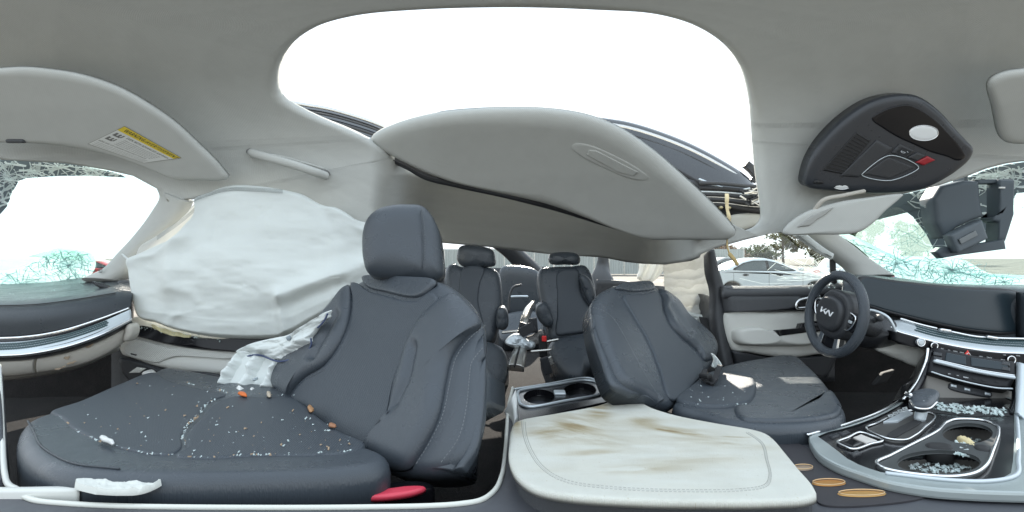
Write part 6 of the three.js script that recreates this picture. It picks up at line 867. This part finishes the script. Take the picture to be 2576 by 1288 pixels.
{
  const t = thing('windscreen', 'shattered windscreen glass with dark sensor border above the curved screen', 'windscreen', 'windscreen halves');
  const m = depthMap((x, y) => 3.42 + 0.0014 * (y - 402));
  const o = [[2700, 396], [2576, 401], [2532, 407], [2482, 420], [2432, 440], [2357, 463], [2282, 482], [2200, 494], [2120, 520], [2080, 560], [2112, 588], [2152, 618], [2192, 652], [2240, 690], [2290, 706], [2360, 716], [2470, 720], [2700, 720]];
  part(t, 'pane', fan(o, m, { n: 120, rings: 4, puff: 0.001, edge: 0.02, back: 0.005, centre: [2440, 580] }), M.glass);
  const fm = (x, y) => m(x, y).addScaledVector(normalOf(m, x, y), 0.004);
  part(t, 'dark_border', fan([[2205, 494], [2282, 486], [2357, 468], [2432, 446], [2482, 426], [2532, 413], [2576, 407], [2700, 402], [2700, 470], [2600, 470], [2560, 478], [2548, 500], [2540, 560], [2520, 606], [2470, 590], [2440, 600], [2400, 620], [2352, 636], [2330, 590], [2296, 545], [2254, 514], [2230, 530], [2190, 556], [2190, 520]], fm, { n: 120, rings: 4, puff: 0.001, edge: 0.01, back: 0.001, centre: [2420, 500], sharp: true }), M.hazedFrit);
  const inO = (x, y) => inside(o, x, y), lowZone = [[2104, 586], [2140, 590], [2190, 622], [2235, 640], [2300, 644], [2370, 648], [2430, 656], [2480, 684], [2560, 700], [2700, 702], [2700, 722], [2470, 720], [2360, 716], [2290, 706], [2240, 690], [2192, 652], [2150, 616]];
  part(t, 'crushed_glass', fan(lowZone, (x, y) => m(x, y).addScaledVector(normalOf(m, x, y), 0.006), { n: 120, rings: 14, puff: 0.002, edge: 0.02, back: 0.002, centre: [2330, 682], hf: (x, y) => 0.02 * (fbm(x * 0.08, y * 0.1, 3) - 0.5) }), M.milky);
  part(t, 'haze_sheet', fan([[2150, 596], [2190, 562], [2252, 520], [2296, 548], [2335, 600], [2352, 646], [2300, 644], [2235, 640], [2190, 622]], (x, y) => m(x, y).addScaledVector(normalOf(m, x, y), 0.006), { n: 60, rings: 6, puff: 0.002, edge: 0.02, back: 0.002 }), M.haze);
  const top = [...web(2370, 545, 18, 4, 110, 0.9, (x, y) => inO(x, y) && y < 640), ...web(2505, 440, 18, 4, 90, 0.5, inO), ...web(2420, 470, 12, 3, 70, 0.6, inO), ...web(2570, 520, 12, 4, 60, 1.2, inO), ...mesh([[2230, 492], [2360, 468], [2440, 446], [2580, 410], [2580, 470], [2440, 480], [2330, 500]], 60, 12, 0.007), ...mesh([[2300, 500], [2380, 480], [2520, 470], [2576, 520], [2530, 600], [2440, 590], [2360, 600]], 40, 11, 0.007)];
  top.forEach(l => { l.w *= 1.8; });
  part(t, 'crack', ribbons(top, m, 0.009), M.crack).userData.kind = 'stuff';
  const L = [...web(2390, 676, 26, 8, 110, 0.5, inO), ...web(2250, 660, 18, 5, 70, 0.7, inO), ...web(2520, 706, 14, 5, 70, 0.4, inO), ...mesh(lowZone, 170, 10, 0.003), ...mesh([[2210, 560], [2330, 560], [2350, 640], [2230, 660]], 40, 16, 0.0022)];
  part(t, 'crack', ribbons(L, m, 0.02), M.crackBacklit).userData.kind = 'stuff';
}
{ // mirror and sensor bracket
  const t = thing('mirror_bracket', 'rear view mirror and camera bracket hanging crooked from the shattered windscreen', 'mirror');
  const mk = (pts, d, p, b, mt, nm, c) => part(t, nm, fan(pts, depthMap(() => d), { n: 70, rings: 6, puff: p * 0.6, edge: p * 0.7, back: b, sharp: true, centre: c }), mt);
  const dk = std([0.060, 0.078, 0.092], 0.55), dk2 = std([0.095, 0.115, 0.13], 0.55);
  mk([[2364, 468], [2420, 454], [2458, 456], [2462, 500], [2470, 545], [2440, 556], [2400, 575], [2372, 600], [2352, 560], [2344, 500]], 3.26, 0.03, 0.10, dk, 'sensor_housing');
  mk([[2425, 425], [2434, 424], [2434, 470], [2424, 470]], 3.28, 0.01, 0.08, dk, 'stem');
  mk([[2511, 452], [2548, 452], [2548, 540], [2536, 575], [2524, 610], [2508, 608], [2510, 560], [2496, 556], [2496, 546], [2512, 545]], 3.24, 0.02, 0.08, dk, 'arm', [2528, 520]);
  mk([[2455, 452], [2548, 450], [2548, 460], [2458, 462]], 3.26, 0.01, 0.06, dk, 'crossbar');
  mk([[2352, 634], [2366, 622], [2420, 618], [2470, 612], [2526, 602], [2530, 626], [2470, 634], [2410, 642], [2368, 650]], 3.22, 0.015, 0.04, dk, 'mirror_glass_edge', [2440, 626]);
  mk([[2388, 592], [2424, 572], [2468, 553], [2484, 600], [2450, 618], [2408, 636]], 3.16, 0.02, 0.05, dk2, 'mirror_back');
  part(t, 'rating_plate', plate([[2412, 602], [2454, 580], [2460, 592], [2418, 614]], depthMap(() => 3.139), { puff: 0.002 }), std([0.17, 0.185, 0.19], 0.6));
  part(t, 'sticker', plate([[2514, 470], [2529, 470], [2529, 474], [2514, 474]], depthMap(() => 3.219), { puff: 0.002 }), M.white);
}
// ------------------------------------------------------------------ rear cabin
{
  const chair = (label, o) => {
    const t = thing('captain_chair', label, 'car seat', 'rear captain seats');
    part(t, 'backrest', fan(o.back, o.map, { n: 70, rings: 10, puff: 0.05, edge: 0.08, back: 0.12 }), M.leather);
    if (o.panel) part(t, 'centre_panel', fan(o.panel, (x, y) => o.map(x, y).addScaledVector(normalOf(o.map, x, y), 0.05), { n: 60, rings: 8, puff: 0.012, edge: 0.02, back: 0.02 }), M.perforated);
    const h = part(t, 'headrest', fan(o.head, depthMap(() => o.hd), { n: 50, rings: 8, puff: 0.06, edge: 0.08, back: 0.06 }), M.leather);
    for (const x of o.posts) part(t, 'headrest_post', tube([P(x, o.py, o.hd), P(x, o.py + 14, o.hd)], 0.008, { n: 4 }), M.chrome);
    part(t, 'cushion', fan(o.cush, o.cmap, { n: 70, rings: 10, puff: 0.06, edge: 0.10, back: 0.18 }), M.leather);
    for (const a of o.arms) part(t, 'armrest', fan(a.pts, depthMap(() => a.d), { n: 40, rings: 8, puff: 0.04, edge: 0.05, back: 0.12 }), M.leather);
    return t;
  };
  chair('dim charcoal rear captain seat half hidden by the passenger seat', {
    back: [[1116, 720], [1128, 668], [1145, 664], [1160, 672], [1228, 673], [1252, 684], [1260, 705], [1262, 776], [1252, 830], [1240, 856], [1200, 880], [1130, 880]], map: depthMap((x, y) => 4.1 - 0.0012 * (y - 700)), panel: [[1168, 680], [1218, 680], [1208, 720], [1204, 760], [1214, 840], [1160, 850], [1156, 760]],
    head: [[1150, 655], [1152, 628], [1162, 618], [1215, 620], [1240, 630], [1247, 650], [1245, 668], [1230, 672], [1165, 671]], hd: 4.12, posts: [1178, 1216], py: 668,
    cush: [[1150, 880], [1224, 862], [1254, 871], [1268, 882], [1280, 928], [1276, 955], [1258, 985], [1224, 995], [1150, 990]], cmap: depthMap((x, y) => 3.75 - 0.002 * (y - 860)), arms: [{ pts: [[1252, 778], [1266, 772], [1276, 785], [1278, 820], [1268, 830], [1252, 826]], d: 3.85 }] });
  chair('charcoal rear captain seat with lilac sheen behind the driver seat', {
    back: [[1352, 690], [1360, 676], [1374, 673], [1440, 670], [1470, 668], [1486, 686], [1500, 745], [1500, 830], [1484, 845], [1430, 858], [1386, 858], [1372, 820], [1360, 760]], map: depthMap((x, y) => 4.2 - 0.0012 * (y - 700)), panel: [[1402, 690], [1452, 685], [1456, 720], [1462, 745], [1482, 785], [1482, 832], [1430, 846], [1398, 846], [1400, 800], [1400, 745]],
    head: [[1380, 650], [1388, 638], [1420, 634], [1450, 638], [1460, 650], [1456, 664], [1420, 666], [1386, 664]], hd: 4.22, posts: [1394, 1438], py: 660,
    cush: [[1378, 880], [1388, 862], [1418, 852], [1490, 842], [1520, 850], [1530, 900], [1511, 918], [1477, 934], [1463, 958], [1426, 950], [1392, 910]], cmap: depthMap((x, y) => 3.95 - 0.003 * (y - 850)), arms: [{ pts: [[1350, 770], [1370, 762], [1388, 790], [1391, 815], [1376, 824], [1352, 800]], d: 3.95 }, { pts: [[1460, 690], [1482, 700], [1496, 735], [1486, 770], [1466, 730]], d: 4.05 }] });
  const b = thing('third_row_bench', 'dark third row seat back below the rear window', 'car seat');
  part(b, 'backrest', fan([[1255, 700], [1262, 672], [1300, 668], [1350, 680], [1362, 700], [1362, 790], [1255, 790]], depthMap(() => 5.6), { n: 50, rings: 8, puff: 0.05, edge: 0.1, back: 0.12 }), M.leather);
  part(b, 'bright_bar', tube([[1282, 747, 5.2], [1300, 746, 5.2], [1326, 746, 5.2]], 0.012, { n: 10 }), M.satin);
  part(b, 'hoop', tube([[1280, 780, 5.1], [1283, 740, 5.1], [1292, 722, 5.1], [1310, 717, 5.1]], 0.012, { n: 20 }), M.plasticGrey);
  part(b, 'cushion', fan([[1262, 800], [1355, 790], [1362, 850], [1262, 860]], depthMap((x, y) => 5.2 - 0.004 * (y - 800)), { n: 40, rings: 6, puff: 0.05, edge: 0.1, back: 0.2 }), M.leather);
}
{ // torn out rail between the rear seats
  const t = thing('torn_seat_rail', 'torn out pale metal rail and belt hardware lying between the rear seats', 'metal rail');
  part(t, 'rail_plate', strip([[1275, 921, 3.2], [1284, 896, 3.3], [1296, 870, 3.42]], [[1318, 925, 3.18], [1321, 900, 3.28], [1325, 874, 3.40]], { n: 20, m: 6, bulge: 0.014, back: 0.03 }), M.steel);
  part(t, 'rail_groove', tube([[1294, 922, 3.16], [1300, 896, 3.26], [1308, 872, 3.38]], 0.006, { n: 10, k: 6 }), M.rubber);
  part(t, 'rail_arm', strip([[1303, 835, 3.5], [1308, 806, 3.6], [1320, 776, 3.75], [1334, 760, 3.9]], [[1318, 838, 3.5], [1326, 806, 3.58], [1336, 780, 3.72], [1346, 762, 3.88]], { n: 30, m: 4, bulge: 0.01, back: 0.03 }), M.steel);
  part(t, 'crumpled_cover', fan([[1270, 862], [1280, 848], [1300, 840], [1330, 856], [1345, 862], [1345, 875], [1320, 880], [1285, 872]], depthMap((x, y) => 3.40), { n: 50, rings: 10, puff: 0.03, edge: 0.05, back: 0.03, hf: (x, y) => 0.03 * (fbm(x * 0.12, y * 0.12, 3) - 0.4) }), M.satin);
  part(t, 'torn_fabric', fan([[1322, 850], [1340, 842], [1362, 830], [1368, 838], [1366, 858], [1350, 868], [1326, 862]], depthMap(() => 3.44), { n: 40, rings: 8, puff: 0.02, edge: 0.03, back: 0.01, hf: (x, y) => 0.03 * (fbm(x * 0.15, y * 0.15, 3) - 0.5) }), std([0.20, 0.19, 0.18], 0.85));
  part(t, 'motor', mergeGeometries([boxAt(P(1326, 828, 3.42), 0.10, 0.06, 0.06, { rz: 0.5 }), boxAt(P(1342, 818, 3.44), 0.05, 0.09, 0.05, { rz: 0.1 }), boxAt(P(1316, 818, 3.46), 0.05, 0.03, 0.05, { rz: -0.3 })]), M.plasticDark);
  for (const q of [[[1265, 837, 3.5], [1302, 833, 3.46]], [[1372, 860, 3.36], [1403, 854, 3.36]], [[1338, 884, 3.3], [1384, 880, 3.3]]]) part(t, 'rod', tube(q, 0.008, { n: 6 }), M.steel);
  const b = thing('belt_buckle', 'upright black seat belt buckle with small red button between the rear seats', 'buckle', 'seat belt buckles');
  part(b, 'housing', boxAt(P(1366, 870, 3.34), 0.05, 0.14, 0.03, { r: 0.01, rz: 0.05 }), M.black);
  part(b, 'release_button', boxAt(P(1369, 852, 3.322), 0.028, 0.034, 0.012, { r: 0.004 }), std([0.75, 0.03, 0.03], 0.35));
  part(b, 'webbing', strip([[1362, 885, 3.35], [1360, 920, 3.3], [1372, 960, 3.2]], [[1370, 885, 3.35], [1374, 920, 3.3], [1390, 960, 3.2]], { n: 12, m: 2, back: 0.006 }), M.belt);
  const f = thing('floor_latch', 'small metal floor latch in front of the rear captain seat', 'latch');
  part(f, 'plate', boxAt(P(1383, 908, 3.2), 0.04, 0.05, 0.02, { rz: 0.4 }), M.steel); part(f, 'base', boxAt(P(1374, 920, 3.18), 0.05, 0.10, 0.03, { rz: 0.3 }), M.plasticDark);
}
// ------------------------------------------------------------------ cars in the yard
function makeCar({ name, label, paint, L = 4.5, W = 1.76, handles = true, wagon = false }) {
  const t = thing(name, label, 'car', 'cars parked in the yard'), h = L / 2;
  const body = new THREE.Shape(); // side view, nose to +x
  const pts = [[-h, 0.35], [-h - 0.02, 0.62], [-h + 0.06, 0.90], [-h + 0.42, 0.99], [-h + 0.72, 1.02], [h - 1.25, 0.98], [h - 0.6, 0.88], [h - 0.12, 0.74], [h, 0.52], [h - 0.05, 0.32], [h - 0.45, 0.28]];
  body.moveTo(...pts[0]); body.splineThru(pts.slice(1).map(p => new THREE.Vector2(...p)));
  body.lineTo(h - 0.52, 0.28); body.absarc(h - 0.86, 0.30, 0.345, 0, Math.PI, false); body.lineTo(-h + 1.2, 0.26); body.absarc(-h + 0.86, 0.30, 0.345, 0, Math.PI, false); body.lineTo(-h + 0.1, 0.3); body.closePath();
  const g = new THREE.ExtrudeGeometry(body, { depth: W - 0.16, bevelEnabled: true, bevelThickness: 0.08, bevelSize: 0.06, bevelOffset: -0.06, bevelSegments: 5, curveSegments: 20 }); g.translate(0, 0, -(W - 0.16) / 2);
  part(t, 'body', g, paint);
  // roof and pillars: glasshouse lofted from sill to roof
  const ring = (y, x0, x1, w) => { const a = []; for (let i = 0; i < 40; i++) { const q = i / 40 * Math.PI * 2, c = Math.cos(q), s = Math.sin(q), e = 0.35; a.push(new THREE.Vector3((x0 + x1) / 2 + (x1 - x0) / 2 * Math.sign(c) * Math.pow(Math.abs(c), e), y, w / 2 * Math.sign(s) * Math.pow(Math.abs(s), e))); } return a; };
  const lv = [[0.97, -h + 0.55, h - 1.15, W - 0.1], [1.12, -h + 0.82, h - 1.5, W - 0.22], [1.26, -h + 1.1, h - 1.80, W - 0.36], [1.37, -h + 1.42, h - 2.1, W - 0.5], [1.43, -h + 1.75, h - 2.4, W - 0.68], [1.445, -h + 2.0, h - 2.6, W - 1.1]];
  const rows = lv.map(l => ring(...l)), pos = [], uv = [], idx = []; rows.forEach((r, j) => r.forEach((p, i) => { pos.push(p.x, p.y, p.z); uv.push(i / 40, j / 5); }));
  for (let j = 0; j < 5; j++) for (let i = 0; i < 40; i++) { const a = j * 40 + i, b = j * 40 + (i + 1) % 40; idx.push(a, a + 40, b, b, a + 40, b + 40); } const c0 = pos.length / 3; pos.push(lv[5][1] * 0.5 + lv[5][2] * 0.5, 1.45, 0); uv.push(0, 0); for (let i = 0; i < 40; i++) idx.push(200 + i, c0, 200 + (i + 1) % 40);
  part(t, 'roof', build(pos, uv, idx), paint);
  const side = (z) => { // the slope of the side between sill and roof
    const zz = y => z * ((W - 0.1) / 2 + ((W - 0.50) / 2 - (W - 0.1) / 2) * clamp((y - 0.97) / 0.40) + 0.012), gl = phys([0.035, 0.05, 0.05], 0.06, { clearcoat: 1 });
    const win = (q, mat, nm, lift) => { const s = new THREE.Shape(q.map(p => new THREE.Vector2(...p))), gg = new THREE.ExtrudeGeometry(s, { depth: 0.012, bevelEnabled: false }), a = gg.attributes.position; for (let i = 0; i < a.count; i++) a.setZ(i, zz(a.getY(i)) + z * (lift + a.getZ(i))); gg.computeVertexNormals(); return part(t, nm, gg, mat); };
    win([[-h + 0.86, 1.0], [-h + 0.95, 1.10], [-h + 1.3, 1.27], [-h + 1.65, 1.345], [h - 2.4, 1.35], [h - 2.05, 1.27], [h - 1.52, 1.03], [h - 1.5, 1.0]], M.rubber, 'window_frame', 0);
    win([[-h + 0.98, 1.02], [-h + 1.02, 1.09], [-h + 1.34, 1.25], [-h + 1.68, 1.32], [-0.22, 1.325], [-0.22, 1.02]], gl, 'window', 0.008);
    win([[-0.12, 1.02], [-0.12, 1.325], [h - 2.42, 1.325], [h - 2.1, 1.25], [h - 1.62, 1.04], [h - 1.6, 1.02]], gl, 'window', 0.008);
    for (const x of [-0.95, 0.18]) { const hd = part(t, 'door_handle', boxAt(new THREE.Vector3(x, 0.87, z * (W / 2 + 0.01)), 0.20, 0.035, 0.04, { r: 0.012 }), M.rubber); part(hd, 'recess', boxAt(new THREE.Vector3(x, 0.87, z * (W / 2 + 0.001)), 0.11, 0.075, 0.012, { r: 0.02 }), M.plasticGrey); }
    for (const x of [-0.17, -1.35, 0.96]) part(t, 'door_gap', boxAt(new THREE.Vector3(x, 0.62, z * (W / 2 - 0.001)), 0.008, 0.62, 0.01, { r: 0.002 }), M.rubber);
    part(t, 'side_mirror', boxAt(new THREE.Vector3(0.86, 1.06, z * (W / 2 + 0.07)), 0.12, 0.13, 0.2, { r: 0.04 }), paint);
    for (const x of [-h + 0.86, h - 0.86]) { const w = new THREE.CylinderGeometry(0.31, 0.31, 0.2, 32); w.rotateX(Math.PI / 2); w.translate(x, 0.31, z * (W / 2 - 0.12)); const wh = part(t, 'wheel', w, M.rubber); const r = new THREE.CylinderGeometry(0.2, 0.2, 0.02, 24); r.rotateX(Math.PI / 2); r.translate(x, 0.31, z * (W / 2 - 0.015)); part(wh, 'rim', r, M.satin); }
    part(t, 'tail_lamp', boxAt(new THREE.Vector3(-h + 0.05, 0.78, z * 0.66), 0.12, 0.16, 0.28, { r: 0.03 }), M.red);
    part(t, 'headlamp', boxAt(new THREE.Vector3(h - 0.16, 0.68, z * 0.62), 0.16, 0.12, 0.34, { r: 0.04 }), M.white);
  }; side(1); side(-1);
  return t;
}
const carPaint = c => phys(c, 0.35, { clearcoat: 1, clearcoatRoughness: 0.08 });
{
  const a = makeCar({ name: 'parked_car', label: 'white sedan parked outside the driver window', paint: carPaint([0.56, 0.60, 0.61]) });
  a.position.set(8.75, 0, -19.2);
  const b = makeCar({ name: 'parked_car', label: 'dark car behind the tail of the white sedan', paint: carPaint([0.05, 0.055, 0.05]) }); b.position.set(10.6, 0, -27.5); b.rotation.y = 0.5;
  const c = makeCar({ name: 'parked_car', label: 'silver car with raised nose beyond the hood of the white sedan', paint: carPaint([0.5, 0.52, 0.53]) }); c.position.set(15.6, 0, -26); c.rotation.y = 0.9;
  const d = makeCar({ name: 'parked_car', label: 'blue car beyond the driver quarter window', paint: carPaint([0.02, 0.10, 0.32]) }); d.position.set(16.2, 0, -21.5); d.rotation.y = 0.2;
  const e = makeCar({ name: 'parked_car', label: 'red car seen through the windscreen above the glovebox dashboard', paint: carPaint([0.55, 0.03, 0.03]) }); e.position.set(-18.2, 0, -24); e.rotation.y = 0.35;
}
{ // fence
  const t = thing('yard_fence', 'pale grey corrugated metal fence behind the parked cars', 'fence');
  const mt = std([0.40, 0.43, 0.41], 0.55, { metalness: 0.2 }), n = 21, g = (() => { const s = new THREE.PlaneGeometry(1.16, 2.0, 24, 1), p = s.attributes.position; for (let i = 0; i < p.count; i++) p.setZ(i, 0.03 * Math.sign(Math.sin(p.getX(i) * 32))); s.computeVertexNormals(); return s; })(), pg = new THREE.BoxGeometry(0.08, 2.2, 0.08);
  for (let k = 0; k < n; k++) { const x = -6 + k * 1.2; const m = part(t, 'fence_panel', g, mt); m.position.set(x, 1.05, -44); const q = part(t, 'fence_post', pg, M.steel); q.position.set(x + 0.6, 1.1, -44.06); }
}
{ // utility poles
  for (const [x, z, h, lab] of [[22.0, -82, 6.6, 'utility pole with crossarm rising behind the white sedan'], [25.6, -100, 6.0, 'smaller utility pole further along the tree line']]) {
    const t = thing('utility_pole', lab, 'pole', 'utility poles'); const p = new THREE.CylinderGeometry(0.13, 0.17, h, 8); p.translate(x, h / 2, z); part(t, 'pole', p, std([0.16, 0.13, 0.10], 0.9)); part(t, 'crossarm', boxAt(new THREE.Vector3(x, h - 0.5, z), 2.2, 0.14, 0.14), std([0.16, 0.13, 0.10], 0.9));
    for (const s of [-0.9, 0, 0.9]) part(t, 'insulator', boxAt(new THREE.Vector3(x + s, h - 0.33, z), 0.12, 0.22, 0.12), M.stone);
  }
}
// trees: trunk, limbs and crowns of many small leaves
const leafMats = [phys([0.085, 0.115, 0.030], 0.8, { transmission: 0.3, thickness: 0 }), phys([0.115, 0.12, 0.035], 0.8, { transmission: 0.3, thickness: 0 }), phys([0.16, 0.085, 0.03], 0.8, { transmission: 0.3, thickness: 0 })], bark = std([0.11, 0.09, 0.07], 0.95);
function makeTree(label, x, z, h, r, mat, leaves, bushy, group = 'trees beyond the yard') {
  const t = thing('tree', label, 'tree', group), limbs = [], tips = [], tr = 0.03 * h;
  const limb = (a, b, r0, r1) => { const c = new THREE.CatmullRomCurve3([a, a.clone().lerp(b, 0.5).add(new THREE.Vector3(rr(-1, 1), rr(-0.3, 0.3), rr(-1, 1)).multiplyScalar(0.06 * a.distanceTo(b))), b]), g = new THREE.TubeGeometry(c, 6, 1, 6), p = g.attributes.position, fr = c.getPoints(6); for (let i = 0; i < p.count; i++) { const k = Math.floor(i / 7), q = fr[k], rad = r0 + (r1 - r0) * k / 6; p.setXYZ(i, q.x + (p.getX(i) - q.x) * rad, q.y + (p.getY(i) - q.y) * rad, q.z + (p.getZ(i) - q.z) * rad); } g.computeVertexNormals(); limbs.push(g); };
  const base = new THREE.Vector3(x, -0.1, z), top = new THREE.Vector3(x + rr(-0.3, 0.3), h * 0.8, z); limb(base, top, tr, tr * 0.25);
  for (let k = 0; k < 16; k++) { const f = rr(bushy ? 0.1 : 0.3, 0.95), s = base.clone().lerp(top, f), a = rnd() * 6.28, len = r * rr(0.6, 1.0) * (1.15 - 0.6 * Math.abs(f - 0.5)), e = s.clone().add(new THREE.Vector3(Math.cos(a) * len, h * rr(0.06, 0.22), Math.sin(a) * len)); limb(s, e, tr * 0.35, tr * 0.06); for (let j = 0; j < 5; j++) { const q = s.clone().lerp(e, rr(0.5, 1)), w = q.clone().add(new THREE.Vector3(rr(-1, 1), rr(-0.2, 1), rr(-1, 1)).multiplyScalar(r * 0.34)); limb(q, w, tr * 0.1, tr * 0.03); tips.push(w); } tips.push(e); }
  part(t, 'trunk', mergeGeometries(limbs), bark);
  const lg = []; for (let k = 0; k < leaves * 1.7; k++) { const c = tips[Math.floor(rnd() * tips.length)], s = r * rr(0.035, 0.08), g = new THREE.PlaneGeometry(s, s * 1.5); g.rotateX(rnd() * 6); g.rotateY(rnd() * 6); const q = r * 0.2; g.translate(c.x + (rnd() + rnd() - 1) * q, c.y + (rnd() + rnd() - 1) * q, c.z + (rnd() + rnd() - 1) * q); lg.push(g); }
  part(t, 'crown', mergeGeometries(lg), mat);
}
makeTree('tall thin-leaved tree directly above the white sedan roof', 45.5, -92, 8.0, 2.8, leafMats[1], 1900, false);
makeTree('broad yellow-green tree beside the rolled curtain strip', 52.0, -94, 9.0, 4.4, leafMats[1], 5200, true);
makeTree('green tree rising behind the windscreen pillar strip', 58.5, -96, 8.6, 4.4, leafMats[0], 5200, true);
makeTree('small round tree on the skyline right of the utility poles', 38.0, -100, 3.6, 1.5, leafMats[0], 1400, true);
makeTree('low rusty brown bush tree above the pale fence', 29.6, -78, 3.0, 1.9, leafMats[2], 2400, true);
makeTree('low rusty brown shrub beside the utility pole', 34.2, -84, 2.4, 1.6, leafMats[2], 1800, true);
makeTree('dark low tree on the skyline between poles and tall tree', 42.0, -102, 2.9, 2.2, leafMats[0], 2400, true);
for (const [x, z, h, r, k, lab] of [[31.5, -96, 1.9, 1.8, 2, 'brown scrub low on the skyline by the taller utility pole'], [36.0, -104, 2.3, 2.2, 0, 'dark shrub low on the skyline by the smaller utility pole'], [47.5, -106, 2.6, 2.6, 0, 'green shrub below the tall thin-leaved tree'], [50.5, -108, 3.2, 2.6, 1, 'yellow-green shrub between the tall tree and the broad tree'], [63.5, -108, 3.4, 3.0, 0, 'green shrub behind the driver quarter window'], [62, -100, 5.2, 3.0, 1, 'olive tree behind the windscreen pillar']]) makeTree(lab, x, z, h, r, leafMats[k], 1800, true);
makeTree('pale green tree seen through the cracked windscreen over the curved screen', 66, -90, 8.0, 3.4, leafMats[1], 3000, true);
makeTree('second green tree seen through the cracked windscreen over the curved screen', 72, -95, 7.0, 3.4, leafMats[0], 3000, true);

// ------------------------------------------------------------------ set each thing's base as its origin, then draw
scene.updateMatrixWorld(true);
for (const t of things) {
  if (t.position.lengthSq() > 0) continue;
  const b = new THREE.Box3().setFromObject(t), p = new THREE.Vector3((b.min.x + b.max.x) / 2, b.min.y, (b.min.z + b.max.z) / 2);
  t.position.copy(p); for (const c of t.children) c.position.sub(p);
}
renderer.render(scene, camera);
